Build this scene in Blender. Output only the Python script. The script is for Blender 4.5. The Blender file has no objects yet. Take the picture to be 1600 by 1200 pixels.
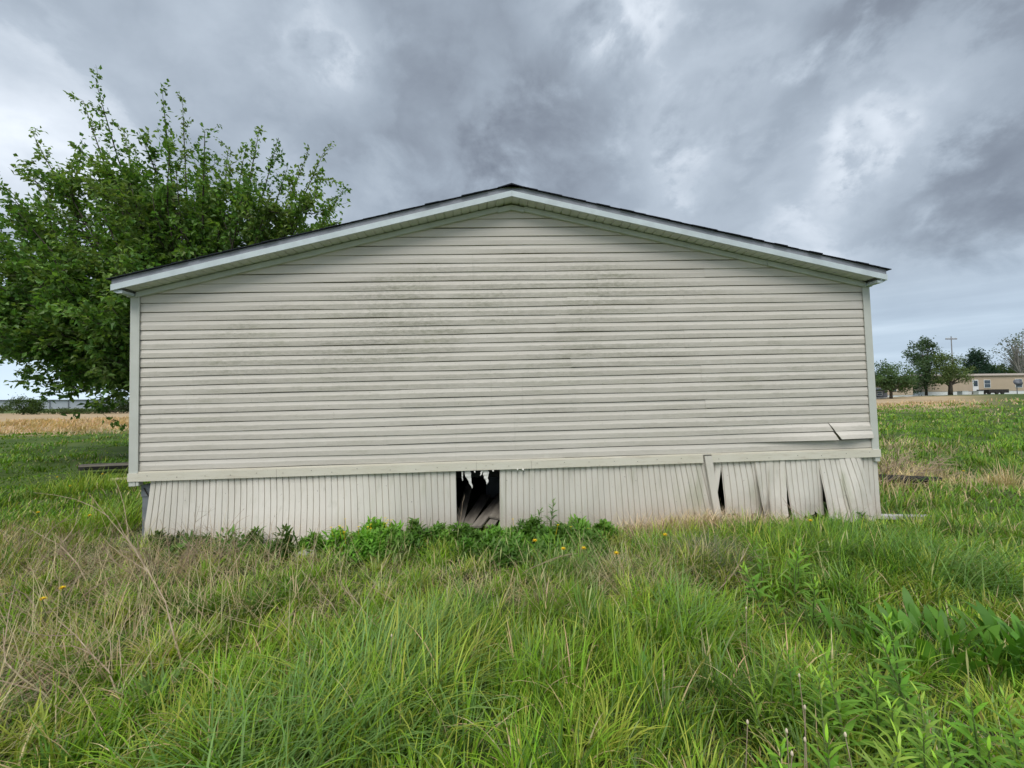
import bpy, math, random
import numpy as np
from mathutils import Matrix, Vector

sc = bpy.context.scene
col = sc.collection
rng = np.random.default_rng(7)
random.seed(7)
R = math.radians

# ------------------------------------------------------------------ camera
CAM = Vector((-0.137, -4.827, 1.505))
YAW, PITCH, ROLL = R(-2.423), R(2.311), R(-0.679)
def cam_axes():
    cy, sy, cp, sp = math.cos(YAW), math.sin(YAW), math.cos(PITCH), math.sin(PITCH)
    f = Vector((-sy*cp, cy*cp, sp)); r = Vector((cy, sy, 0)); u = r.cross(f)
    cr, sr = math.cos(ROLL), math.sin(ROLL)
    return cr*r + sr*u, -sr*r + cr*u, f
_r, _u, _f = cam_axes()
cd = bpy.data.cameras.new('camera'); cam = bpy.data.objects.new('camera', cd); col.objects.link(cam)
cd.sensor_width = 36; cd.lens = 640/1600*36; cd.clip_start = .05; cd.clip_end = 6000
cam.matrix_world = Matrix(((_r.x, _u.x, -_f.x, CAM.x), (_r.y, _u.y, -_f.y, CAM.y), (_r.z, _u.z, -_f.z, CAM.z), (0, 0, 0, 1)))
sc.camera = cam

# ------------------------------------------------------------------ node helper
class NT:
    def __init__(s, nt): s.nt = nt
    def n(s, t, **k):
        nd = s.nt.nodes.new(t)
        for a, b in k.items():
            if a == 'ins':
                for i, v in b.items():
                    if hasattr(v, 'is_output'): s.nt.links.new(v, nd.inputs[i])
                    else: nd.inputs[i].default_value = v
            else: setattr(nd, a, b)
        return nd
    def m(s, op, a, b=None, c=None, clamp=False):
        ins = {0: a}
        if b is not None: ins[1] = b
        if c is not None: ins[2] = c
        return s.n('ShaderNodeMath', operation=op, use_clamp=clamp, ins=ins).outputs[0]
    def vm(s, op, a, b=None):
        ins = {0: a}
        if b is not None: ins[1] = b
        nd = s.n('ShaderNodeVectorMath', operation=op, ins=ins)
        return nd.outputs['Value'] if op in ('DOT_PRODUCT', 'LENGTH', 'DISTANCE') else nd.outputs[0]
    def noise(s, vec, scale, detail=4, rough=.55, dist=0.):
        return s.n('ShaderNodeTexNoise', ins={'Vector': vec, 'Scale': scale, 'Detail': detail, 'Roughness': rough, 'Distortion': dist}).outputs[0]
    def ramp(s, fac, stops):
        nd = s.n('ShaderNodeValToRGB', ins={0: fac}); e = nd.color_ramp.elements
        while len(e) < len(stops): e.new(.5)
        for i, (p, c) in enumerate(stops):
            e[i].position = p; e[i].color = (*c, 1) if len(c) == 3 else c
        return nd.outputs[0]
    def mix(s, fac, a, b, mode='MIX'):
        nd = s.n('ShaderNodeMix', data_type='RGBA', blend_type=mode)
        for i, v in ((0, fac), (6, a), (7, b)):
            if hasattr(v, 'is_output'): s.nt.links.new(v, nd.inputs[i])
            else: nd.inputs[i].default_value = (*v, 1) if isinstance(v, tuple) and len(v) == 3 else v
        return nd.outputs[2]
    def mr(s, v, a, b, c=0., d=1., smooth=True):
        return s.n('ShaderNodeMapRange', interpolation_type='SMOOTHSTEP' if smooth else 'LINEAR', ins={0: v, 1: a, 2: b, 3: c, 4: d}).outputs[0]

# ------------------------------------------------------------------ world (overcast sky)
SUN_EL, SUN_AZ = R(56), R(196)          # azimuth clockwise from +y: behind the camera
w = bpy.data.worlds.new('World'); sc.world = w; w.use_nodes = True
T = NT(w.node_tree); T.nt.nodes.clear()
D = T.n('ShaderNodeTexCoord').outputs['Generated']
D = T.vm('NORMALIZE', D)
sx = T.n('ShaderNodeSeparateXYZ', ins={0: D})
zc = T.m('MAXIMUM', sx.outputs[2], 0.0)
den = T.m('ADD', zc, .20)
pxy = T.n('ShaderNodeCombineXYZ', ins={0: T.m('DIVIDE', sx.outputs[0], den), 1: T.m('DIVIDE', sx.outputs[1], den), 2: .37}).outputs[0]
warp = T.n('ShaderNodeTexNoise', ins={'Vector': pxy, 'Scale': 1.3, 'Detail': 3.})
wv = T.vm('SCALE', T.vm('SUBTRACT', warp.outputs[1], (.5, .5, .5)), None)
wv.node.inputs[3].default_value = .55
pw = T.vm('ADD', pxy, wv)
Dq = T.vm('ADD', T.vm('MULTIPLY', D, (1., 1., 1.35)), T.vm('MULTIPLY', wv, (.12, .12, .12)))
n1 = T.noise(Dq, 2.3, 7, .5, .25)
n2 = T.noise(T.vm('ADD', Dq, (7.3, 2.1, 0)), 6.0, 9, .56, .25)
dirw = T.vm('SCALE', T.vm('SUBTRACT', warp.outputs[1], (.5, .5, .5)), None); dirw.node.inputs[3].default_value = .06
n3c = T.n('ShaderNodeTexNoise', ins={'Vector': D, 'Scale': 5.0, 'Detail': 9., 'Roughness': .58})
dirw2 = T.vm('SCALE', T.vm('SUBTRACT', n3c.outputs[1], (.5, .5, .5)), None); dirw2.node.inputs[3].default_value = .12
Dw = T.vm('ADD', T.vm('ADD', D, dirw), dirw2)
def pix_dir(px, py): return (_f*640 + _r*(px-800) - _u*(py-600)).normalized()
# cloud masses: (where in the sky, angular radius, amount)
masses = [((750, 110), .28, -.34), ((890, 225), .20, -.38), ((640, 240), .22, -.14), ((930, 30), .15, .30), ((1095, 200), .14, .30),
          ((1405, 200), .13, .40), ((1300, 300), .16, .34), ((1220, 85), .20, -.24), ((1590, 120), .25, -.42), ((1545, 265), .14, -.24),
          ((1210, 265), .10, -.14), ((30, 165), .16, .34), ((530, 90), .11, .26), ((250, 40), .28, -.06), ((60, 330), .2, .14),
          ((1480, 140), .09, .18), ((1120, 20), .14, .10), ((1000, 390), .14, .10)]
val = T.m('ADD', T.m('MULTIPLY', T.m('SUBTRACT', n1, .5), .80), T.m('MULTIPLY', T.m('SUBTRACT', n2, .5), .85))
val = T.m('ADD', val, .55)
rag = T.m('ADD', T.m('MULTIPLY', T.m('SUBTRACT', n2, .5), .34), T.m('MULTIPLY', T.m('SUBTRACT', T.noise(T.vm('ADD', Dq, (3.1, 5.2, 1.)), 13., 9, .6), .5), .16))
for (p, rad, amt) in masses:
    dd = T.m('ADD', T.vm('DISTANCE', Dw, tuple(pix_dir(*p))), rag)
    g = T.mr(dd, rad*1.15, rad*.5)
    val = T.m('MULTIPLY_ADD', g, amt, val)
cl = T.ramp(T.m('MULTIPLY', T.m('ADD', val, .35), .6), [(0., (.145, .160, .190)), (.20, (.215, .240, .275)), (.40, (.295, .332, .375)), (.60, (.400, .442, .488)), (.80, (.66, .69, .725)), (1., (.95, .96, .97))])
# low stratus streaks and a paler band toward the horizon
az = T.m('ARCTAN2', sx.outputs[0], sx.outputs[1])
sv = T.n('ShaderNodeCombineXYZ', ins={0: T.m('MULTIPLY', az, 2.2), 1: T.m('MULTIPLY', sx.outputs[2], 26.), 2: 1.7}).outputs[0]
st = T.noise(sv, 1.3, 5, .5, .35)
hz = T.ramp(st, [(.33, (.36, .44, .53)), (.5, (.43, .52, .61)), (.68, (.57, .66, .74))])
hf = T.mr(sx.outputs[2], .02, .30, 1., 0.)
cl = T.mix(T.m('MULTIPLY', hf, .88), cl, hz)
lowl = T.m('MULTIPLY', T.mr(sx.outputs[2], .0, .16, 1., 0.), T.mr(sx.outputs[0], -.05, -.75))
cl = T.mix(T.m('MULTIPLY', lowl, .7), cl, (.70, .83, .93))
sky = T.n('ShaderNodeTexSky', sky_type='NISHITA', sun_disc=False, sun_elevation=SUN_EL, sun_rotation=SUN_AZ)
cl10 = T.mix(1., cl, (7.0, 7.25, 7.55), 'MULTIPLY')
skyc = T.mix(.94, sky.outputs[0], cl10)
bg = T.n('ShaderNodeBackground', ins={0: skyc, 1: .1})
T.n('ShaderNodeOutputWorld', ins={0: bg.outputs[0]})
w.cycles.sampling_method = 'MANUAL'; w.cycles.sample_map_resolution = 512

# ------------------------------------------------------------------ sun through the overcast
sd = bpy.data.lights.new('sun', 'SUN'); sd.energy = 1.5; sd.angle = R(38); sd.color = (1, .975, .93)
so = bpy.data.objects.new('sun', sd); col.objects.link(so)
sdir = Vector((math.sin(SUN_AZ)*math.cos(SUN_EL), math.cos(SUN_AZ)*math.cos(SUN_EL), math.sin(SUN_EL)))
so.rotation_euler = sdir.to_track_quat('Z', 'Y').to_euler(); so.location = (0, -10, 20)

vs = sc.view_settings
vs.view_transform = 'Standard'; vs.look = 'None'; vs.exposure = .88; vs.gamma = 1; vs.use_curve_mapping = False
sc.render.engine = 'CYCLES'
sc.cycles.max_bounces = 5; sc.cycles.diffuse_bounces = 3; sc.cycles.adaptive_threshold = .02; sc.cycles.transmission_bounces = 4; sc.cycles.transparent_max_bounces = 4
sc.cycles.use_denoising = True

# ------------------------------------------------------------------ object helpers
def link(o, parent=None):
    col.objects.link(o)
    if parent is not None: o.parent = parent
    return o
def tag(o, label=None, cat=None, group=None, kind=None):
    for k, v in (('label', label), ('category', cat), ('group', group), ('kind', kind)):
        if v: o[k] = v
    return o
def empty(name, loc=(0, 0, 0), rz=0.):
    o = bpy.data.objects.new(name, None); o.location = loc; o.rotation_euler = (0, 0, rz); o.empty_display_size = .2
    return link(o)
def mesh_np(name, V, F, mat, C=None, smooth=False):
    """V (n,3); F list of (m,k) int arrays; C (n,3) colours."""
    V = np.asarray(V, np.float32); me = bpy.data.meshes.new(name)
    if not isinstance(F, list): F = [F]
    F = [np.asarray(f, np.int32) for f in F if len(f)]
    me.vertices.add(len(V)); me.vertices.foreach_set('co', V.ravel())
    nl = sum(f.size for f in F); npoly = sum(len(f) for f in F)
    me.loops.add(nl); me.polygons.add(npoly)
    me.loops.foreach_set('vertex_index', np.concatenate([f.ravel() for f in F]))
    tot = np.concatenate([np.full(len(f), f.shape[1], np.int32) for f in F])
    start = np.concatenate([[0], np.cumsum(tot)[:-1]]).astype(np.int32)
    me.polygons.foreach_set('loop_start', start)
    try: me.polygons.foreach_set('loop_total', tot)
    except Exception: pass
    me.polygons.foreach_set('use_smooth', np.full(npoly, bool(smooth)))
    if C is not None:
        a = me.color_attributes.new('Col', 'FLOAT_COLOR', 'POINT')
        c4 = np.ones((len(V), 4), np.float32); c4[:, :3] = C; a.data.foreach_set('color', c4.ravel())
    me.update(); me.validate(); me.materials.append(mat)
    return me
def obj_np(name, V, F, mat, parent=None, C=None, smooth=False):
    return link(bpy.data.objects.new(name, mesh_np(name, V, F, mat, C, smooth)), parent)
class MB:
    def __init__(s): s.v = []; s.f4 = []; s.f3 = []
    def box(s, x0, x1, y0, y1, z0, z1, M=None):
        b = len(s.v); P = [(x0, y0, z0), (x1, y0, z0), (x1, y1, z0), (x0, y1, z0), (x0, y0, z1), (x1, y0, z1), (x1, y1, z1), (x0, y1, z1)]
        if M is not None: P = [tuple(M @ Vector(p)) for p in P]
        s.v += P
        s.f4 += [(b, b+3, b+2, b+1), (b+4, b+5, b+6, b+7), (b, b+1, b+5, b+4), (b+1, b+2, b+6, b+5), (b+2, b+3, b+7, b+6), (b+3, b, b+4, b+7)]
        return s
    def prism(s, poly, y0, y1):
        """poly: list of (x, z), extruded along y"""
        b = len(s.v); n = len(poly)
        s.v += [(x, y0, z) for x, z in poly] + [(x, y1, z) for x, z in poly]
        for i in range(n):
            j = (i+1) % n; s.f4.append((b+i, b+j, b+n+j, b+n+i))
        for i in range(1, n-1):
            s.f3.append((b, b+i, b+i+1)); s.f3.append((b+n, b+n+i+1, b+n+i))
        return s
    def grid(s, P):
        P = np.asarray(P); b = len(s.v); a, c = P.shape[:2]
        s.v += [tuple(p) for p in P.reshape(-1, 3)]
        for i in range(a-1):
            for j in range(c-1):
                s.f4.append((b+i*c+j, b+i*c+j+1, b+(i+1)*c+j+1, b+(i+1)*c+j))
        return s
    def tube(s, pts, rad, sides=5, cap=True):
        pts = [Vector(p) for p in pts]; b = len(s.v); n = len(pts)
        for i, p in enumerate(pts):
            t = (pts[min(i+1, n-1)] - pts[max(i-1, 0)]).normalized()
            a = t.orthogonal().normalized() if i == 0 else (a - t*a.dot(t)).normalized()
            c = t.cross(a); r = rad[i] if hasattr(rad, '__len__') else rad
            for k in range(sides):
                g = 2*math.pi*k/sides; s.v.append(tuple(p + a*(r*math.cos(g)) + c*(r*math.sin(g))))
        for i in range(n-1):
            for k in range(sides):
                l = (k+1) % sides; s.f4.append((b+i*sides+k, b+i*sides+l, b+(i+1)*sides+l, b+(i+1)*sides+k))
        if cap:
            for k in range(1, sides-1):
                s.f3.append((b, b+k+1, b+k)); e = b+(n-1)*sides; s.f3.append((e, e+k, e+k+1))
        return s
    def mesh(s, name, mat, smooth=False):
        F = [np.array(f) for f in (s.f4, s.f3) if f]
        return mesh_np(name, s.v, F, mat, None, smooth)
    def build(s, name, mat, parent=None, smooth=False):
        return link(bpy.data.objects.new(name, s.mesh(name, mat, smooth)), parent)

def copy_tree(o, parent=None):
    c = o.copy(); col.objects.link(c); c.parent = parent
    for ch in list(o.children): copy_tree(ch, c)
    return c

# ------------------------------------------------------------------ materials
def mat(name, f):
    m = bpy.data.materials.new(name); m.use_nodes = True; t = NT(m.node_tree); t.nt.nodes.clear()
    out = t.n('ShaderNodeOutputMaterial'); sh = f(t); t.nt.links.new(sh, out.inputs[0]); return m
def pbsdf(t, c, rough=.6, spec=.4, metal=0., bump=None, bd=.01, bs=.5):
    ins = {'Base Color': (*c, 1) if isinstance(c, tuple) else c, 'Roughness': rough, 'Specular IOR Level': spec, 'Metallic': metal}
    if bump is not None: ins['Normal'] = t.n('ShaderNodeBump', ins={'Strength': bs, 'Distance': bd, 'Height': bump}).outputs[0]
    return t.n('ShaderNodeBsdfPrincipled', ins=ins).outputs[0]
def obc(t): return t.n('ShaderNodeTexCoord').outputs['Object']
def scl(t, v, s): return t.vm('MULTIPLY', v, s)

def m_plain(name, c, var=.12, scale=6., rough=.6, spec=.3, bump=0.):
    def f(t):
        o = obc(t); n = t.noise(o, scale, 6, .6)
        k = t.mr(n, .25, .75, 1-var, 1+var, False)
        cc = t.mix(1., (*c, 1), t.n('ShaderNodeCombineXYZ', ins={0: k, 1: k, 2: k}).outputs[0], 'MULTIPLY')
        return pbsdf(t, cc, rough, spec, bump=n if bump else None, bd=bump)
    return mat(name, f)

COURSE = .106
def f_siding(t):
    o = obc(t); s = t.n('ShaderNodeSeparateXYZ', ins={0: o}); x, z = s.outputs[0], s.outputs[2]
    fr = t.m('FRACT', t.m('DIVIDE', t.m('ADD', z, COURSE*20), COURSE))
    edge = t.noise(scl(t, o, (9, 9, 30)), 1., 4, .6)
    # flat lower half of every course holds the grime, the bevel above it washes clean
    lo = t.mr(t.m('ADD', fr, t.m('MULTIPLY', t.m('SUBTRACT', edge, .5), .30)), .63, .48, .0, 1.)
    lo = t.m('MULTIPLY', lo, t.mr(fr, .03, .10))
    big = t.noise(scl(t, o, (.55, 1, 1.1)), 1., 4, .6, .3)
    streak = t.noise(scl(t, o, (2.2, 1, 22)), 1., 6, .65, .2)
    fine = t.noise(scl(t, o, (17, 17, 40)), 1., 6, .75)
    # sheltered under the rake: clean
    dr = t.m('SUBTRACT', t.m('SUBTRACT', 3.0, z), t.m('MULTIPLY', t.m('ABSOLUTE', t.m('SUBTRACT', x, .13)), .2335))
    exposed = t.m('MULTIPLY', t.mr(dr, .22, .62), t.mr(z, -.3, 1.1, .45, 1.))
    amt = t.m('MULTIPLY', t.mr(big, .30, .60, .62, 1.), exposed)
    mott = t.noise(scl(t, o, (5, 5, 14)), 1., 6, .7)
    patch = t.m('MULTIPLY', t.mr(streak, .36, .62, .25, 1.), t.m('MULTIPLY', t.mr(fine, .32, .6, .25, 1.), t.mr(mott, .36, .58, .35, 1.)))
    d1 = t.m('MULTIPLY', t.m('MULTIPLY', lo, amt), t.m('ADD', .52, t.m('MULTIPLY', patch, .48)))
    d2 = t.m('MULTIPLY', t.m('MULTIPLY', t.mr(streak, .55, .78), amt), .35)
    d3 = t.m('MULTIPLY', t.m('MULTIPLY', t.mr(big, .42, .66), exposed), t.m('MULTIPLY', t.mr(fine, .35, .65, .0, .42), t.mr(z, .6, 1.6, .25, 1.)))
    dirt = t.m('ADD', t.m('ADD', t.m('MULTIPLY', d1, .76), d2), d3, clamp=True)
    base = t.ramp(t.noise(scl(t, o, (.8, 1, 9.4)), 1., 3, .5), [(.3, (.600, .556, .494)), (.7, (.652, .608, .546))])
    green = t.noise(scl(t, o, (1.6, 1, 3.)), 1., 4, .6)
    dc = t.ramp(green, [(.35, (.335, .315, .265)), (.6, (.315, .303, .238)), (.78, (.270, .270, .180))])
    c = t.mix(dirt, base, dc)
    speck = t.m('MULTIPLY', t.mr(t.noise(o, 48., 3, .6), .665, .70), t.m('MULTIPLY', exposed, .38))
    c = t.mix(speck, c, (.20, .20, .15, 1))
    drip = t.m('MULTIPLY', t.mr(t.noise(scl(t, o, (16, 16, .7)), 1., 4, .6), .62, .74), t.m('MULTIPLY', exposed, .22))
    c = t.mix(drip, c, (.33, .32, .27, 1))
    chalk = t.m('MULTIPLY', t.mr(t.noise(scl(t, o, (3.5, 3, 5)), 1., 6, .7, .5), .60, .72), .28)
    c = t.mix(chalk, c, (.68, .66, .60, 1))
    return pbsdf(t, c, .62, .25, bump=t.m('ADD', fine, t.m('MULTIPLY', big, 3.)), bd=.002, bs=.35)
M_siding = mat('vinyl siding', f_siding)

def f_skirt(t):
    o = obc(t); s = t.n('ShaderNodeSeparateXYZ', ins={0: o}); z = s.outputs[2]
    big = t.noise(scl(t, o, (1.4, 1, .8)), 1., 4, .6); st = t.noise(scl(t, o, (22, 22, 3)), 1., 5, .65); fine = t.noise(o, 70., 4, .7)
    base = t.ramp(big, [(.3, (.61, .572, .50)), (.7, (.675, .635, .565))])
    c = t.mix(t.m('MULTIPLY', t.mr(st, .5, .75), .30), base, (.34, .335, .25, 1))
    moss = t.m('MULTIPLY', t.mr(t.noise(scl(t, o, (1.9, 1, .5)), 1.3, 3, .6), .58, .74), t.mr(st, .3, .6, .35, .75))
    c = t.mix(t.m('MULTIPLY', moss, .7), c, (.33, .34, .22, 1))
    # mud splash: brown, uneven, rising a hand's width from the soil
    sp = t.m('MULTIPLY', t.mr(t.m('ADD', z, t.m('MULTIPLY', t.m('SUBTRACT', st, .5), .25)), -.45, -.78), t.mr(fine, .3, .65, .25, .8))
    c = t.mix(t.m('MULTIPLY', sp, .55), c, (.40, .30, .24, 1))
    spots = t.mr(t.noise(o, 34., 2, .5), .73, .77)
    c = t.mix(t.m('MULTIPLY', spots, .6), c, (.16, .14, .12, 1))
    return pbsdf(t, c, .6, .25, bump=t.m('ADD', fine, big), bd=.002, bs=.3)
M_skirt = mat('vinyl skirting', f_skirt)
def f_trim(t):
    o = obc(t); n = t.noise(scl(t, o, (4, 20, 30)), 1., 6, .65); n2 = t.noise(o, 45., 4, .7); b = t.noise(scl(t, o, (.9, 1, 1)), 1.2, 4, .6)
    c = t.ramp(b, [(.3, (.62, .58, .475)), (.7, (.69, .655, .56))])
    c = t.mix(t.m('MULTIPLY', t.mr(n, .5, .72), .45), c, (.42, .35, .26, 1))
    c = t.mix(t.m('MULTIPLY', t.mr(n2, .64, .72), .5), c, (.30, .25, .19, 1))
    return pbsdf(t, c, .65, .25, bump=n, bd=.002)
M_trim = mat('weathered cream trim', f_trim)
M_corner = m_plain('corner trim', (.53, .54, .49), .07, 5., .55)
M_fascia = m_plain('pale blue white fascia', (.545, .61, .63), .12, 7., .5)
M_fasc2 = m_plain('grey white drip strip', (.27, .28, .315), .14, 7., .5)
M_soffit = m_plain('soffit', (.56, .59, .555), .12, 4., .6)
M_shingle = m_plain('asphalt shingle', (.030, .034, .045), .3, 90., .9, .2, .003)
M_dark = m_plain('screw steel', (.10, .085, .07), .2, 20.)
M_sheath = m_plain('sheathing', (.42, .40, .35), .1, 3.)
M_under = m_plain('underfloor', (.05, .05, .05), .2, 3., .9)
M_block = m_plain('grey metal pier', (.20, .215, .225), .25, 9., .6, .3)
M_wood = mat('weathered wood', lambda t: pbsdf(t, t.ramp(t.noise(scl(t, obc(t), (3, 30, 30)), 1., 6, .6), [(.3, (.12, .105, .085)), (.7, (.27, .24, .20))]), .85, .2, bump=t.noise(scl(t, obc(t), (3, 40, 40)), 1., 5, .6), bd=.004))
M_paleboard = m_plain('pale board', (.52, .44, .30), .2, 12., .8)
M_plastic = m_plain('torn white plastic', (.56, .55, .51), .1, 14., .5)
M_char = m_plain('charred log', (.035, .033, .03), .3, 14., .95)
M_stone = m_plain('pale stone', (.44, .43, .41), .2, 20., .9, .2, .01)
def f_leaf(tr, rough, spec):
    def f(t):
        a = t.n('ShaderNodeAttribute', attribute_name='Col').outputs[0]
        p = pbsdf(t, a, rough, spec)
        q = t.n('ShaderNodeBsdfTranslucent', ins={0: t.mix(1., a, (1.15, 1.2, .55), 'MULTIPLY')}).outputs[0]
        return t.n('ShaderNodeMixShader', ins={0: tr, 1: p, 2: q}).outputs[0]
    return f
M_grass = mat('grass blades', f_leaf(.30, .5, .3))
M_leaf = mat('leaves', f_leaf(.38, .48, .3))
M_dry = mat('dry stems', lambda t: pbsdf(t, t.n('ShaderNodeAttribute', attribute_name='Col').outputs[0], .8, .2))
def f_bark(a, b):
    def f(t):
        o = obc(t); n = t.noise(scl(t, o, (8, 8, 2.5)), 1.5, 6, .65)
        return pbsdf(t, t.ramp(n, [(.3, a), (.7, b)]), .9, .15, bump=n, bd=.02)
    return f
M_bark = mat('bark', f_bark((.045, .038, .03), (.12, .10, .08)))
M_bark2 = mat('pale bark', f_bark((.22, .20, .18), (.40, .38, .35)))
M_twig = mat('dry twig', lambda t: pbsdf(t, t.ramp(t.noise(obc(t), 14., 4), [(.3, (.24, .17, .11)), (.7, (.50, .40, .28))]), .85, .2))
M_yellow = m_plain('yellow petals', (.80, .56, .015), .12, 60., .6)
M_bud = m_plain('pale bud', (.62, .52, .38), .2, 60., .8)
M_stem = m_plain('green stem', (.12, .17, .05), .2, 30., .6)
M_tan = m_plain('tan wall', (.47, .375, .275), .06, 1., .8)
M_white = m_plain('white paint', (.72, .73, .72), .08, 3., .6)
M_greyroof = m_plain('grey roof', (.16, .17, .19), .12, 3., .8)
M_glass = mat('dark window glass', lambda t: pbsdf(t, (.06, .08, .10), .08, .6))
M_metalwall = m_plain('ribbed steel wall', (.52, .55, .60), .06, .5, .5)
M_pole = m_plain('pole wood', (.26, .25, .25), .2, 4., .9)

# ------------------------------------------------------------------ terrain
_ph = rng.uniform(0, 6.28, (40, 2)); _an = rng.uniform(0, 6.28, 40)
def wob(x, y, wl, k0=0, n=6):
    """smooth noise in -1..1 of wavelength wl"""
    s = 0
    for i in range(n):
        a = _an[(k0+i) % 40]; k = 2*math.pi/(wl*(.65+.7*i/n))
        s = s + np.sin(k*(x*math.cos(a)+y*math.sin(a)) + _ph[(k0+i) % 40, 0])
    return s/n*1.5
def sstep(v, a, b):
    t = np.clip((v-a)/(b-a), 0, 1); return t*t*(3-2*t)
def gh(x, y):
    x = np.asarray(x, float); y = np.asarray(y, float)
    d = np.hypot(x+.14, y+4.83)
    near = np.maximum(sstep(x, 5, 8), sstep(-x, 5.2, 8))
    h = .018*wob(x, y, 1.1, 0) + .03*wob(x, y, 2.7, 7)
    h = h + near*(.07*wob(x, y, 2.2, 13) + .06*wob(x, y, 5., 20))*np.clip(1.6-d/40, .2, 1)
    h = h + .30*wob(x, y, 55., 3)*sstep(d, 25, 120)*.6
    h = h + 1.45*sstep(x, 22, 70)*sstep(y, -40, 20)
    h = h - .05*np.exp(-((x+2.5)/1.2)**2-((y+.3)/.6)**2)
    inside = sstep(x, -4.4, -4.0)*sstep(-x, -4.7, -4.3)*sstep(y, -.15, .15)
    return h*(1-inside) + inside*-.02
def axis(pts):
    out = []
    for a, b, n in pts: out += list(np.linspace(a, b, n, endpoint=False))
    return np.array(out+[pts[-1][1]])
gx = axis([(-3000, -400, 10), (-400, -80, 20), (-80, -16, 32), (-16, 16, 128), (16, 80, 40), (80, 400, 24), (400, 3000, 10)])
gy = axis([(-300, -20, 8), (-20, -5, 12), (-5, 14, 80), (14, 60, 30), (60, 300, 26), (300, 4000, 14)])
GX, GY = np.meshgrid(gx, gy); GZ = gh(GX, GY)
V = np.stack([GX, GY, GZ], -1).reshape(-1, 3); nx, ny = len(gx), len(gy)
ii, jj = np.meshgrid(np.arange(nx-1), np.arange(ny-1)); a = (jj*nx+ii).ravel()
def f_ground(t):
    g = t.n('ShaderNodeNewGeometry').outputs['Position']; s = t.n('ShaderNodeSeparateXYZ', ins={0: g}); x, y = s.outputs[0], s.outputs[1]
    n = t.noise(g, .5, 6, .65); n2 = t.noise(g, 9., 5, .7); n3 = t.noise(g, .035, 4, .6); n4 = t.noise(scl(t, g, (.5, .16, 1)), 1., 5, .6)
    soil = t.ramp(n2, [(.3, (.050, .040, .024)), (.7, (.115, .095, .055))])
    gr = t.ramp(t.m('ADD', t.m('MULTIPLY', n, .6), t.m('MULTIPLY', n2, .4)), [(.3, (.042, .070, .018)), (.5, (.075, .115, .030)), (.72, (.13, .16, .05))])
    near = t.mix(t.mr(n2, .35, .6), soil, gr)
    d = t.vm('DISTANCE', g, (-.14, -4.83, 0))
    c = t.mix(t.mr(d, 6., 16.), near, gr)
    tanc = t.ramp(n4, [(.3, (.36, .265, .155)), (.7, (.50, .38, .24))])
    lf = t.m('MULTIPLY', t.mr(t.m('ADD', d, t.m('MULTIPLY', t.m('SUBTRACT', n3, .5), 20.)), 32., 38.), t.m('LESS_THAN', x, 0))
    rt = t.m('MULTIPLY', t.m('MULTIPLY', t.mr(t.m('ADD', d, t.m('MULTIPLY', t.m('SUBTRACT', n3, .5), 16.)), 44., 52.), t.mr(d, 92., 84.)), t.m('MULTIPLY', t.m('GREATER_THAN', x, 0), t.mr(t.m('DIVIDE', x, t.m('ADD', y, 5.)), 1.35, 1.12)))
    lf2 = t.m('MULTIPLY', lf, t.mr(d, 150., 130.))
    c = t.mix(t.m('ADD', lf2, rt, clamp=True), c, tanc)
    far = t.mr(d, 150., 400.)
    c = t.mix(t.m('MULTIPLY', far, .6), c, (.16, .17, .09, 1))
    return pbsdf(t, c, .95, .1, bump=n2, bd=.03, bs=.6)
ground = obj_np('ground', V, np.stack([a, a+1, a+nx+1, a+nx], -1), mat('ground', f_ground), smooth=True)
tag(ground, 'grassy open ground running from the foreground out to the fields', None, kind='structure')

# ------------------------------------------------------------------ the mobile home (house coordinates: z = 0 at the lowest siding course)
K0, TILT = .82, .0141
home = empty('mobile_home', (0, 0, K0)); home.rotation_euler = (0, -TILT, 0)
tag(home, 'abandoned beige mobile home with mildewed siding, low gable and broken skirting', 'mobile home')
XL, XR, RX, SL, ZR = -4.156, 4.432, .125, .2335, 3.034       # siding ends, ridge x, slope, soffit height at ridge
def rake(x): return ZR - abs(x-RX)*SL
LEN = 14.
# body behind the siding
bb = MB()
bb.prism([(XL-.04, -.10), (XR+.04, -.10), (XR+.04, rake(XR)-.02), (RX, ZR-.02), (XL-.04, rake(XL)-.02)], .03, LEN)
bb.build('wall_core', M_sheath, home)
mb = MB(); mb.box(XL-.02, XR+.02, .55, LEN-.05, -.30, -.102); mb.build('floor_frame', M_under, home)
# siding courses: each vinyl board with its butt edge, flat face, bevel and slot
def board(k, xa, xb, yo=0., out=None, name='siding_board'):
    z0 = k*COURSE
    prof = [(.000, .012), (.000, -.006), (.001, -.0105), (.004, -.0115), (.030, -.0110), (.054, -.0105), (.060, -.0090), (.068, -.0068), (.1005, -.002), (.1020, .012)]
    nseg = max(3, int((xb-xa)/.28)); rows = []
    ph = rng.uniform(0, 6.28, 4)
    for (dz, y) in prof:
        z = z0+dz
        lim = (ZR-.035-z)/SL
        if lim < .04: break
        a = max(xa, RX-lim); b = min(xb, RX+lim)
        if b-a < .02: break
        xs = np.linspace(a, b, nseg+1)
        sag = .0022*np.sin(1.3*xs+ph[0]) + .0016*np.sin(3.7*xs+ph[1])
        yy = y + .0012*np.sin(2.1*xs+ph[2]) + yo
        zz = z + sag
        if out is not None: yy, zz = out(xs, dz, yy, zz)
        rows.append(np.stack([xs, yy, zz], -1))
    if len(rows) < 3: return
    m = MB(); m.grid(rows)
    m.build(name, M_siding, home)
seams = {}
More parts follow.
